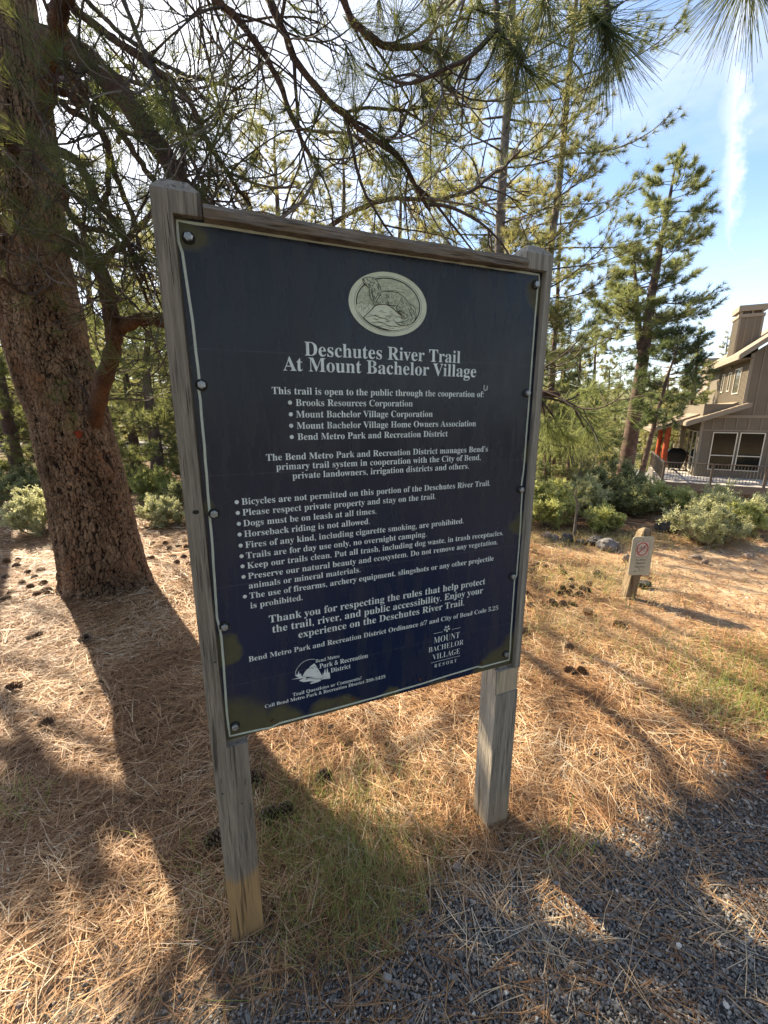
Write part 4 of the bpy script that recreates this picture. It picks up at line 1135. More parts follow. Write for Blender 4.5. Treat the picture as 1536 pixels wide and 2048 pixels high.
    for i in range(30):
        hz = 3.8 + 4.4 * (i + rng.random()) / 30; az = i * 2.399; bl = rng.uniform(.8, 1.9) * (1 - (hz - 3.6) / 6); el = rng.uniform(-.2, .35)
        b0 = np.array([BARK_C[0], BARK_C[1] + .1, hz]); bp = branch_path(b0, (math.cos(az), math.sin(az), el), bl, 9, .6, .07, rng)
        tube(twg, bp, .022 * np.linspace(1, .25, 9), 4, .4, False)
        for s in range(10):
            a = rng.integers(3, 9); sp = branch_path(bp[a], unit(unit(bp[a] - bp[a - 1]) + rng.normal(0, .7, 3)), rng.uniform(.15, .5), 5, .7, .1, rng)
            tube(twg, sp, .005 * np.linspace(1, .5, 5), 3, .4, False); B.append(sp[-1]); D.append(sp[-1] - sp[-2])
    cg = Geo(); tufts(cg, np.array(B), np.array(D), rng, 26, .19, .006, .9, (.2, .8), 0); cg.build('crown', M['needle'], t)['kind'] = 'stuff'
    twg.build('twigs', M['twig'], t)['kind'] = 'stuff'; dead.build('dead_twigs', M['deadtwig'], t)['kind'] = 'stuff'
    # hanging brown needles caught on the trunk
    dg = Geo(); Bn = [W3(rng.uniform(2, 112), rng.uniform(430, 520), 2.86) for _ in range(34)] + [W3(rng.uniform(80, 130), rng.uniform(480, 560), 2.86) for _ in range(14)] + [W3(rng.uniform(300, 520), rng.uniform(330, 420), 2.4) for _ in range(12)]
    tufts(dg, np.array(Bn), np.tile([.15, 0, -1.0], (len(Bn), 1)), rng, 7, .17, .0022, .38, (.2, .9), 2, .1, .2, 0)
    dg.build('hanging_dead_needles', M['needle_dead'], t)['kind'] = 'stuff'
    return t


build_big_pine()

def build_shade_pine():
    """an added pine, trunk out of view: boughs placed along the sun rays to dapple the ground"""
    rng = np.random.default_rng(404); b = np.array([-7.6, 7.65]); z0 = float(terrain(*b))
    t = thing('ponderosa_pine', 'added pine with trunk outside the left edge, boughs placed to shade the ground', 'pine tree', (b[0], b[1], z0))
    g = Geo(); zz = np.linspace(-.2, 11, 40); P = np.stack([b[0] + .15 * np.sin(zz * .5), b[1] + .1 * np.cos(zz * .4), z0 + zz], -1); tube(g, P, np.interp(zz, [-.2, .3, 4, 11], [.46, .36, .27, .06]), 20, .7); g.build('trunk', M['bark'], t, True)
    spots = [(20, 1620, .12, 4.4), (80, 1600, .10, 4.3), (140, 1665, .09, 4.5), (40, 1710, .12, 4.6), (110, 1760, .10, 4.8), (10, 1790, .10, 4.6),
             (540, 1745, .07, 4.6), (630, 1775, .10, 4.7), (720, 1765, .09, 4.9), (810, 1760, .08, 4.6), (660, 1860, .10, 4.5), (760, 1930, .08, 4.7), (600, 1970, .10, 4.5), (740, 2010, .10, 4.6), (530, 1860, .09, 4.4),
             (1180, 1745, .07, 5.0), (1270, 1745, .08, 5.1), (1440, 1640, .08, 5.1), (1500, 1600, .10, 5.3), (1430, 1720, .07, 5.0), (1520, 1690, .10, 5.0), (1510, 1510, .09, 5.3), (1400, 1420, .08, 5.6), (1490, 1440, .09, 5.8)]
    B, D = [], []; tw = Geo()
    bands = [([(-60, 1500), (60, 1545), (170, 1610), (290, 1700)], .05, 4.6), ([(-60, 1600), (80, 1630), (200, 1670), (285, 1700)], .055, 4.7), ([(-60, 1760), (90, 1750), (200, 1725), (290, 1695)], .05, 4.8), ([(-60, 1680), (120, 1690), (280, 1695)], .045, 5.0),
             ([(352, 1640), (372, 1760), (345, 1880), (270, 2060)], .034, 4.2), ([(985, 1285), (1100, 1350), (1250, 1470), (1340, 1570), (1385, 1650)], .034, 5.6), ([(1060, 1250), (1250, 1350), (1400, 1430), (1580, 1520)], .030, 6.0),
             ([(1600, 1540), (1420, 1630), (1320, 1730), (1160, 1735), (980, 1695), (800, 1715), (560, 1730)], .055, 4.8), ([(1600, 1600), (1450, 1690), (1330, 1760), (1180, 1765)], .05, 5.0), ([(1230, 1700), (1400, 1830), (1600, 1960)], .03, 4.9), ([(1400, 1600), (1500, 1720), (1600, 1800)], .04, 5.2),
             ([(470, 1780), (620, 1890), (840, 2070)], .045, 4.6), ([(600, 1760), (760, 1870), (950, 2060)], .035, 4.7), ([(560, 1900), (640, 1980), (720, 2070)], .05, 4.6), ([(720, 1745), (860, 1820), (1000, 1900)], .025, 4.8),
             ([(735, 1420), (765, 1500), (800, 1610)], .009, 4.4), ([(790, 1440), (830, 1520), (880, 1620)], .010, 4.5), ([(700, 1480), (720, 1560), (730, 1640)], .012, 4.4), ([(880, 1420), (905, 1500), (915, 1580)], .010, 4.5),
             ([(1050, 1165), (1250, 1210), (1420, 1290), (1600, 1370)], .03, 6.4), ([(1180, 1150), (1350, 1180), (1600, 1260)], .028, 6.8), ([(1060, 1120), (1300, 1140), (1600, 1200)], .025, 7.2), ([(1250, 1240), (1400, 1330), (1600, 1430)], .025, 6.2), ([(1330, 1130), (1450, 1150), (1600, 1170)], .03, 7.4), ([(1100, 1210), (1250, 1290), (1330, 1350)], .014, 6.0),
             ([(-40, 1330), (60, 1350), (160, 1420)], .016, 5.0), ([(-40, 1210), (60, 1225), (110, 1250)], .02, 5.6), ([(300, 1130), (350, 1160), (390, 1230)], .02, 6.0)]
    allp = []
    for pts, r, z in bands:  # added limbs, each set up-sun so that its shadow crosses the wanted ground strip
        P = smooth_path([on_plane0(a, c) + SUN * ((z + .15 * k) / SUN[2]) for k, (a, c) in enumerate(pts)], 40); P = P + np.cumsum(rng.normal(0, .010, (40, 3)), 0)
        tube(tw, P, np.linspace(r * 1.05, r * .8, 40) * (1 + .12 * np.sin(np.arange(40) * .9)), 8, .5)
        for q in range(int(9 if r > .012 else 3)):
            a = rng.integers(3, 38); e = P[a] + unit(rng.normal(size=3)) * rng.uniform(.12, .45); tube(tw, smooth_path([P[a], (P[a] + e) / 2 + rng.normal(0, .05, 3), e], 6), r * .3 * np.linspace(1, .5, 6), 4, .5, False)
            if r > .02 and rng.random() < .5: B.append(e); D.append(e - P[a])
        allp.append(P)
        if P[0][0] < -2.2 and r > .02 and len(allp) % 3 == 1:
            root = np.array([b[0], b[1], z0 + min(z + 1.0, 9.8)]); tube(tw, smooth_path([root, (root + P[0]) / 2 + [0, 0, .4], P[0]], 14), np.linspace(r, .02, 14), 7, .5)
    allp = np.concatenate(allp)
    for px, py, r, z in spots:
        Gp = on_plane0(px, py); c = Gp + SUN * (z / SUN[2]); root = allp[np.argmin(((allp - c) ** 2).sum(1))]
        mid = (root * .5 + c * .5) + np.array([0, 0, .04]); P = smooth_path([root, mid, c + [0, 0, .05]], 22) + np.cumsum(rng.normal(0, .004, (22, 3)), 0) * np.linspace(1, 0, 22)[:, None]
        tube(tw, P, np.linspace(.014, .007, 22), 5, .4, False)
        n = max(3, int(4 + 620 * r * r))
        for i in range(n):
            q = unit(rng.normal(size=3)) * r * rng.random() ** .45; q = q + SUN * rng.normal(0, .12); p = c + q; B.append(p); D.append(q + np.array([0, 0, .03]))
            if i % 3 == 0: a = P[rng.integers(16, 22)]; tube(tw, smooth_path([a, (a + p) / 2 + rng.normal(0, .03, 3), p], 5), [.005, .005, .004, .003, .003], 3, .4, False)
    tw.build('branches', M['bark_far'], t)['kind'] = 'stuff'
    cg = Geo(); tufts(cg, np.array(B), np.array(D), rng, 26, .10, .008, .95, (.1, .8), 0); cg.build('crown', M['needle'], t)['kind'] = 'stuff'


build_shade_pine()


def ht(px, py, Y, x): return float(W3(px, py, Y)[2] - terrain(x, Y))


# two tall slender pines rising behind the sign
x_ = X_at(985, 8.6)
pine('slender_pine', 'tall slender pine with a straight grey trunk directly behind the sign', x_, 8.6, 11.2, .125, 1.4, 1.9, 84, .155, 21, [M['bark_grey'], M['twig'], M['needle_yel']], per=50, lean=(-.05, 0), W=.0062, up=1.0, rise=-.1, sub=11, spread=.95, prof=lambda u: .6 + .4 * math.sin(math.pi * (1 - u) ** .8), tone=(.05, .75), thick=.012)
pine('slender_pine', 'second slender pine right of the straight grey trunk, with curling open branches', X_at(1066, 9.6), 9.6, 12.0, .105, 1.8, 1.75, 70, .16, 33, [M['bark_grey'], M['twig'], M['needle_far']], per=46, lean=(.2, 0), W=.006, up=1.1, rise=-.1, sub=9, spread=.95, prof=lambda u: .62 + .38 * math.sin(math.pi * (1 - u) ** .8), tone=(.05, .75), thick=.012)
# the tall pine above the house
x_ = X_at(1266, 18.5)
pine('tall_pine', 'tall forked pine with a bare lower trunk standing left of the house', x_, 18.5, ht(1310, 325, 18.5, x_), .36, 6.6, 2.15, 58, .25, 9, [M['bark_far'], M['bark_far'], M['needle_far']], per=28, lean=(.35, 0), W=.014, fork=(6.8, -.75, .3, 10.8), sub=16, up=.8, rise=-.15,
     prof=lambda u: (.60 + .40 * math.sin(math.pi * min(1, u * 1.3 + .1))) * (1 - max(0, u - .82) * 3), tone=(.05, .85), dead=2, thick=.011)
x_ = X_at(1297, 16.5)
pine('leaning_pine', 'dark mid height pine between the tall forked pine and the house', x_, 16.5, ht(1362, 655, 16.5, x_), .13, 3.5, 1.35, 54, .24, 14, [M['bark_far'], M['bark_far'], M['needle_dark']], per=30, lean=(1.0, .4), W=.014, sub=10, up=.5, rise=-.15, tone=(.1, .8), dead=5, thick=.012)

CON = lambda u: (1 - u) ** .85 * .95 + .06
# middle-distance pines and junipers: label, base px, distance, top px, top py, width, seed, foliage, name
mids = [
    ('yellow green juniper rising behind the top rail of the sign', 575, 11.0, 560, 235, 1.5, 41, 'needle_yel', 'juniper'),
    ('broad yellow green pine filling the gap behind the middle of the sign', 800, 12.5, 800, 330, 1.9, 42, 'needle_yel', 'bushy_pine'),
    ('olive green pine showing between the sign and the tall forked pine, upper half', 1105, 14.0, 1105, 400, 1.15, 43, 'needle_far', 'bushy_pine'),
    ('conical yellow green young pine left of the bare trunk of the tall pine', 1185, 21.0, 1178, 640, 1.5, 44, 'needle_yel', 'young_pine'),
    ('dark bushy pine low behind the right post of the sign', 1105, 17.0, 1100, 640, 1.7, 45, 'needle_far', 'young_pine'),
    ('small bright green pine just right of the bare trunk of the tall pine', 1335, 29.0, 1335, 735, 1.7, 46, 'needle_yel', 'young_pine'),
    ('pointed dark pine whose tip shows left of the chimney', 1392, 27.0, 1395, 648, 2.2, 47, 'needle_far', 'young_pine'),
    ('pointed yellowish pine touching the chimney on its left side', 1440, 30.0, 1443, 665, 2.0, 48, 'needle_yel', 'young_pine'),
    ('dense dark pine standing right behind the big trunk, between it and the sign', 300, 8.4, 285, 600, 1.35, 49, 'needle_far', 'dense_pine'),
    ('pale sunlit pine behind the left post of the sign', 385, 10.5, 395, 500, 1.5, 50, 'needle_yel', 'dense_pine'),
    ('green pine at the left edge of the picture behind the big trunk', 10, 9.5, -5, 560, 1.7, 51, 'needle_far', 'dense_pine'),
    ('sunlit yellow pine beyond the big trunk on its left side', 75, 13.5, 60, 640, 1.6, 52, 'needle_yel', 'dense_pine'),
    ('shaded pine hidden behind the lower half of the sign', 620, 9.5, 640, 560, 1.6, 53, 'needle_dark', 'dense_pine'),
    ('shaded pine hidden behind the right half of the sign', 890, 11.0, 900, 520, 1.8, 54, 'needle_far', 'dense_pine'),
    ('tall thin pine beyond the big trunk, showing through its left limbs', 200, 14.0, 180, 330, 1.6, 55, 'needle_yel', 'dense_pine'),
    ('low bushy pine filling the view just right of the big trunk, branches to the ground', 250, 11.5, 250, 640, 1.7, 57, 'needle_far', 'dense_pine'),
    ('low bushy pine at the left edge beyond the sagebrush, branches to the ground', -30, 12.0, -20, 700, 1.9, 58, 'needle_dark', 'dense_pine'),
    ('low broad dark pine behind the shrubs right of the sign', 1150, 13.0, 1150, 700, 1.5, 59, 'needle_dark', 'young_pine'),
    ('bright conical pine right of the sign, left of the conical yellow green one', 1120, 19.0, 1115, 690, 1.5, 60, 'needle_yel', 'young_pine'),
    ('broad dark pine behind the leaning pine, touching the porch roof', 1385, 33.0, 1385, 700, 2.4, 63, 'needle_dark', 'young_pine'),
    ('yellow green pine filling the gap between the juniper and the straight grey trunk', 690, 12.0, 695, 270, 1.7, 65, 'needle_yel', 'bushy_pine'),
    ('fine yellow green pine close behind the straight grey trunk', 985, 13.0, 1000, 330, 1.8, 66, 'needle_yel', 'bushy_pine'),
    ('low yellowish pine behind the thicket right of the post', 1215, 24.0, 1215, 720, 1.6, 67, 'needle_yel', 'young_pine'),
    ('olive pine in the gap between the big trunk and the left post, farthest back', 345, 15.5, 350, 420, 1.7, 56, 'needle_far', 'dense_pine'),
]
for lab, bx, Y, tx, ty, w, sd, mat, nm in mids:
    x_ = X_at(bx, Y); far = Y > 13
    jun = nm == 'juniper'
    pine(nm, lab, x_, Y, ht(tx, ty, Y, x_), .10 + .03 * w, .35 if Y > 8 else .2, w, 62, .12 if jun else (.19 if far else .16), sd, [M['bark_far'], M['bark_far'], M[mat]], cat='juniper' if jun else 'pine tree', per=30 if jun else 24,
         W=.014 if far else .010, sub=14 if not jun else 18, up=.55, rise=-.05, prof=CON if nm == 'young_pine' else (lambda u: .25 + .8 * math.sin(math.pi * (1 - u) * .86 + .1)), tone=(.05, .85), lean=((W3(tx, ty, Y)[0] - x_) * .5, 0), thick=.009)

# small sapling in front of the shrubs and the straggly one by the rocks
x_ = X_at(1172, 6.6); pine('pine_sapling', 'thin yellow green pine sapling standing among the shrubs right of the sign', x_, 6.6, ht(1172, 915, 6.6, x_), .012, .22, .26, 30, .085, 61, [M['bark_grey'], M['twig'], M['needle_yel']], cat='sapling', per=24, W=.004, sub=9, up=.8, rise=.2, minr=.002, prof=CON, sway=.004)
x_ = X_at(1174, 5.0); pine('pine_sapling', 'tiny dark pine seedling beside the dark rocks', x_, 5.0, .62, .011, .12, .22, 9, .08, 62, [M['bark_grey'], M['twig'], M['needle_far']], cat='sapling', per=14, W=.003, sub=6, up=1.0, rise=.3, minr=.002, prof=CON, sway=.003)

# far wood: four trees built, the others are copies set apart by size and place
protos = []
for i, (mat, w, h) in enumerate((('needle_far', 2.2, 9), ('needle_yel', 1.8, 7), ('needle_dark', 2.0, 8), ('needle_far', 1.6, 11))):
    t, _ = pine('forest_pine', 'x', 0, 0, h, .16, .6, w, 46, .32, 80 + i, [M['bark_far'], M['bark_far'], M[mat]], per=15, W=.03, sub=6, up=.4, rise=-.1, prof=CON if i % 2 else (lambda u: .3 + .7 * math.sin(math.pi * (1 - u) * .85 + .1)), tone=(.1, .85), thick=.01, z=0, group='pines of the wood beyond the road')
    protos.append(t)
rng = np.random.default_rng(77)
ftx = []
for i in range(74):
    ftx.append((-260 + i * 30 + rng.uniform(-14, 14), rng.uniform(25, 44)))
for i in range(96):
    ftx.append((-300 + i * 23 + rng.uniform(-14, 14), rng.uniform(44, 100)))
for i, (px, Y) in enumerate(ftx):
    if 25 < Y < 37 and px > 1100: Y += 12
    x_ = X_at(px, Y); k = int(rng.integers(0, 4)); z = float(terrain(x_, Y)) - .1; sc = rng.uniform(.65, 1.15)
    if px > 1380: sc *= .8
    sec = ['left of the big trunk', 'between the big trunk and the left post', 'behind the left half of the sign', 'behind the right half of the sign', 'right of the right post', 'behind the tall forked pine', 'behind the taupe house'][sum(px > q for q in (90, 400, 700, 1060, 1230, 1390))]
    lab = f"{'towering' if sc > 1.06 else 'tall' if sc > .95 else 'short' if sc < .78 else 'middling'} {('open green', 'yellowish conical', 'dark bushy', 'slim green')[k if i >= 4 else i]} pine of the {'nearest' if Y < 30 else 'near' if Y < 38 else 'middle' if Y < 52 else 'far' if Y < 72 else 'farthest'} wood {sec}"
    if i < 4:
        o = protos[k] if False else protos[i]; o.location = (x_, Y, z); o.rotation_euler = (0, 0, rng.uniform(0, 6.28)); o.scale = (sc, sc, sc); o['label'] = lab
    else: copy_tree(protos[k], (x_, Y, z), rng.uniform(0, 6.28), sc, lab)
# pines across the trail behind the reader: seen only as reflections in the enamel and the house glass
for i, (x, y, s) in enumerate(((-6, -9, 1.0), (-2.6, -10, 1.1), (.6, -8.5, 1.2), (3.2, -8, 1.3), (5.6, -7.4, 1.2), (8.2, -6.2, 1.3), (10, -3.6, 1.2), (12, -1.4, 1.2), (4.4, -11, 1.6), (8, -10.5, 1.6), (12, -7, 1.6), (1.5, -13, 1.6), (-10, -6, 1.1), (15, -3, 1.5), (-5, -15, 1.5))):
    c = copy_tree(protos[i % 4], (x, y, -.1), i * 1.3, s, 'pine across the trail behind the reader of the sign, seen only as a reflection', 'reflected_pine'); c['group'] = 'pines across the trail behind the reader'

# ------------------------------------------------------------------ shrubs
def shrub(name, label, px, py, Y, wpx, hpx, seed, mat, stem=None, leafL=.03, leafW=.010, dens=1.0, cat='shrub', bare=.0, upr=.6):
    """px,py: foot of the bush in the photograph; wpx,hpx its size there"""
    rng = np.random.default_rng(seed)
    if Y is None: P = G(px, py)
    else: x = at_depth(px, Y); P = np.array([x, Y, float(terrain(x, Y))])
    fw = P[1] * math.cos(PITCH) - (P[2] - EYE) * math.sin(PITCH); w = wpx / FPX * fw * .5 * .86; h = hpx / FPX * fw * (.66 if px > 1000 else .78)
    t = thing(name, label, cat, P); sg = Geo(); B = []; D = []
    ns = int(16 + 16 * w * 2)
    for i in range(ns):
        az = rng.uniform(0, 2 * np.pi); rr = rng.uniform(.15, 1) ** .6; tip = P + np.array([math.cos(az) * w * rr, math.sin(az) * w * rr * .8, h * (1 - .55 * rr ** 2) * rng.uniform(.7, 1.08)])
        b0 = P + np.array([math.cos(az), math.sin(az), 0]) * w * .15 * rng.random(); b0[2] = terrain(b0[0], b0[1]) - .02
        bp = smooth_path([b0, b0 * .45 + tip * .55 + rng.normal(0, .06 * w, 3) - np.array([0, 0, h * .06]), tip], 7)
        tube(sg, bp, .006 * (w + .3) * np.linspace(1.3, .4, 7) + .001, 4, rng.random(), False)
        for s in range(int(9 * dens) + 3):
            v = rng.uniform(.35, 1) * 6; a = min(5, int(v)); p = bp[a] + (bp[a + 1] - bp[a]) * (v - a); d = unit(unit(bp[a + 1] - bp[a]) * .7 + rng.normal(0, .6, 3) + np.array([0, 0, upr * .6])); L_ = rng.uniform(.08, .22) * (w + .35)
            e = p + d * L_; tube(sg, [p, (p + e) / 2 + rng.normal(0, .008, 3), e], [.0022, .0016, .001], 3, rng.random(), False)
            if rng.random() > bare:
                for q in (1.0, .75, .5): B.append(p + (e - p) * q); D.append(d)
            B.append(bp[-1]); D.append(bp[-1] - bp[-2])
    sg.build('stems', stem or M['deadtwig'], t)['kind'] = 'stuff'
    g = Geo(); per = 13; B = np.array(B); D = unit(np.array(D)); n = len(B)
    Bi = np.repeat(np.arange(n), per); base = B[Bi] + rng.normal(0, .016 * (w + .4), (n * per, 3)); d = unit(D[Bi] * .6 + rng.normal(0, .7, (n * per, 3)) + np.array([0, 0, upr * .4]))
    tn = np.clip(rng.uniform(.1, .85, n)[Bi] + rng.normal(0, .14, n * per), 0, 1)
    s = leafL * (.45 + .10 * Y if Y else 1.0)
    blades(g, base, d, s * rng.uniform(.6, 1.3, n * per), leafW * s / leafL, np.zeros((n * per, 3)), rng, tn, 1)
    g.build('foliage', mat, t)['kind'] = 'stuff'
    return t


SG, SV, SD_ = M['shrub_grey'], M['shrub_green'], M['shrub_dark']
shrubs = [
    ('sagebrush', 'low pale sagebrush at the left edge of the picture, left of the big trunk', 45, 1082, 5.2, 165, 110, SG),
    ('sagebrush', 'brighter leafy bush close against the left side of the big trunk', 92, 1075, 5.6, 90, 100, SV),
    ('bitterbrush', 'dark green low bush behind the left edge sagebrush', 20, 1030, 7.2, 160, 90, SD_),
    ('sagebrush', 'soft grey green sagebrush right of the big trunk base', 300, 1078, 5.6, 110, 62, SG),
    ('bitterbrush', 'dark twiggy bush beside the left post behind the scattered cones', 365, 1062, 6.4, 110, 90, SD_),
    ('bitterbrush', 'green bush between the soft grey sagebrush and the dense pine', 285, 1035, 7.6, 120, 80, SV),
    ('sagebrush', 'pale yellow green bush hard against the right post of the sign', 1112, 1075, 5.6, 130, 130, SV),
    ('sagebrush', 'grey green bush just right of the pale one by the right post', 1180, 1068, 6.1, 130, 110, SG),
    ('bitterbrush', 'large dark bitterbrush mound left of the little post, the biggest of the thicket', 1240, 1045, 7.0, 190, 125, SD_),
    ('rabbitbrush', 'small bright rounded bush directly left of the little sign post', 1232, 1083, 5.3, 92, 66, SV),
    ('bitterbrush', 'dark low shadowed bush behind the little no bikes sign', 1292, 1062, 6.2, 120, 80, SD_),
    ('rabbitbrush', 'green sprawling bush right of the little no bikes sign', 1352, 1056, 6.6, 150, 74, M['shrub_green']),
    ('sagebrush', 'tall pale sagebrush under the deck at the right edge of the picture', 1495, 1062, 5.8, 190, 100, SG),
    ('rabbitbrush', 'twiggy straw coloured bush with yellow tips beside the sandy trail', 1440, 1108, 4.9, 190, 95, SG),
    ('rabbitbrush', 'half cut off bush at the right edge above the sandy trail', 1535, 1100, 5.1, 90, 100, SV),
    ('sagebrush', 'distant grey bush below the tall forked pine', 1232, 985, 10.5, 150, 80, SG),
    ('bitterbrush', 'distant green bush at the foot of the leaning pine', 1300, 985, 12.5, 80, 60, SV),
    ('sagebrush', 'distant pale bush above the flat dark rock by the right post', 1105, 955, 11.0, 110, 80, SV),
    ('bitterbrush', 'spiky pale plant standing up before the house deck post', 1312, 1030, 8.0, 50, 66, SG),
    ('bitterbrush', 'far dark bush left of the far dark bush row, seen past the big trunk', 250, 1010, 9.5, 120, 60, SD_),
    ('sagebrush', 'bush hidden behind the foot of the sign, left half', 620, 1060, 6.3, 260, 100, SG),
    ('sagebrush', 'bush hidden behind the foot of the sign, right half', 860, 1060, 6.6, 280, 110, SD_),
]
for i, (nm, lab, px, py, Y, wp, hp, mat) in enumerate(shrubs):
    kw = {}
    if 'straw coloured' in lab: kw = dict(bare=.55, stem=M['deadtwig'], dens=1.3)
    shrub(nm, lab, px, py, Y, wp, hp, 200 + i, mat, **kw)

# ------------------------------------------------------------------ rocks
def rock(name, label, px, py, wpx, hpx, mat, seed, group=None, flat=1.0, cat='rock'):
    rng = np.random.default_rng(seed); P = G(px, py); fw = P[1] * math.cos(PITCH) - (P[2] - EYE) * math.sin(PITCH); w = wpx / FPX * fw * .5; h = hpx / FPX * fw
    n, m = 22, 14; V = []
    off = rng.uniform(0, 99, 3)
    for j in range(m + 1):
        ph = math.pi * j / m
        for i in range(n):
            th = 2 * math.pi * i / n; v = Vector((math.sin(ph) * math.cos(th), math.sin(ph) * math.sin(th), math.cos(ph)))
            c = mnoise.cell_vector(v * 1.4 + Vector(off)); d = 1 + .30 * mnoise.noise(v * 1.3 + Vector(off)) + .12 * mnoise.noise(v * 3.7 + Vector(off))
            d = d * .55 + .45 * (1 + .35 * mnoise.cell(v * 1.9 + Vector(off) + mnoise.noise_vector(v * 2) * .3)) * .9
            d *= 1 - .22 * max(0, abs(v.x * .7 + v.y * .6 + v.z * .3) - .55)
            V.append((P[0] + v.x * d * w, P[1] + w * .6 + v.y * d * w * .8, P[2] + h * .38 + v.z * d * h * .62))
    i, j = np.meshgrid(np.arange(m), np.arange(n), indexing='ij'); i = i.ravel(); j = j.ravel(); j2 = (j + 1) % n
    F = np.stack([i * n + j, (i + 1) * n + j, (i + 1) * n + j2, i * n + j2], -1)
    g = Geo(); g.add(V, F); o = g.build(name, mat, None, False); props(o, label, cat, group); return o


RK, RD, RT = M['rock'], M['rock_dark'], M['rock_tan']
for i, a in enumerate([
    ('rock', 'dark grey angular stone in the middle of the line of stones right of the sign', 1136, 1088, 26, 20, RD), ('rock', 'blackish flat lava rock left of the pale lumpy boulder', 1196, 1093, 38, 18, RD),
    ('rock', 'pale grey lumpy boulder left of the small no bikes sign', 1221, 1104, 42, 24, RK), ('rock', 'small rounded tan stone at the left end of the line of stones', 1096, 1080, 22, 15, RT), ('rock', 'little grey stone next to the rounded tan stone', 1112, 1083, 17, 12, RK),
    ('rock', 'low mossy dark stone between the angular stone and the lava rock', 1165, 1090, 20, 9, RD), ('rock', 'small pink stone half hidden behind the plate of the no bikes sign', 1254, 1126, 14, 18, RT),
    ('rock', 'low dark stone in the grass at the foot of the small sign, to its right', 1290, 1178, 34, 13, RD), ('rock', 'reddish stone peeping out under the small sign plate on its right', 1290, 1156, 22, 10, RT),
    ('boulder', 'dark brown boulder in the shrubs behind the small no bikes sign', 1338, 1068, 46, 26, RD), ('rock', 'small tan stone on the sandy trail near the right edge', 1412, 1128, 13, 10, RT),
    ('rock', 'small brown stone at the edge of the twiggy straw coloured bush', 1500, 1118, 20, 10, RT), ('rock', 'flat pale stone lying in the sandy trail', 1395, 1118, 20, 7, RT),
    ('boulder', 'flat topped dark boulder above the shrubs beside the right post', 1108, 972, 62, 30, RD), ('boulder', 'pale slab lying along the foot of the flat topped dark boulder', 1128, 978, 44, 14, RT),
    ('rock', 'white quartz pebble on the gravel below the right post', 914, 1744, 18, 11, RT), ('rock', 'small white pebble just right of the quartz pebble', 955, 1746, 9, 8, RT), ('rock', 'rounded pale pebble in the needles right of the right post', 1300, 1645, 11, 10, RK),
    ('rock', 'cream pebble on the dark gravel near the bottom, left of the middle', 840, 1972, 13, 11, RT), ('rock', 'brown pebble on the dark gravel near the bottom edge', 1147, 1942, 15, 13, RT), ('rock', 'round grey pebble on the dark gravel right of the brown one', 1180, 1935, 13, 12, RK),
    ('rock', 'tan chip of stone at the bottom left corner', 36, 2022, 18, 13, RT), ('rock', 'pale pebble alone on the dark gravel at the far right', 1485, 1862, 11, 9, RT),
    ]):
    rock(*a, 300 + i)

# ------------------------------------------------------------------ the house, set at its own place down the slope
HAZ = R(27); HS = np.array([math.sin(HAZ), math.cos(HAZ), 0]); HU = np.array([math.cos(HAZ), -math.sin(HAZ), 0]); HC = np.array([13.171, 20.0, -1.738]); HF = (HC, HU, HS, np.array([0, 0, 1.0]))


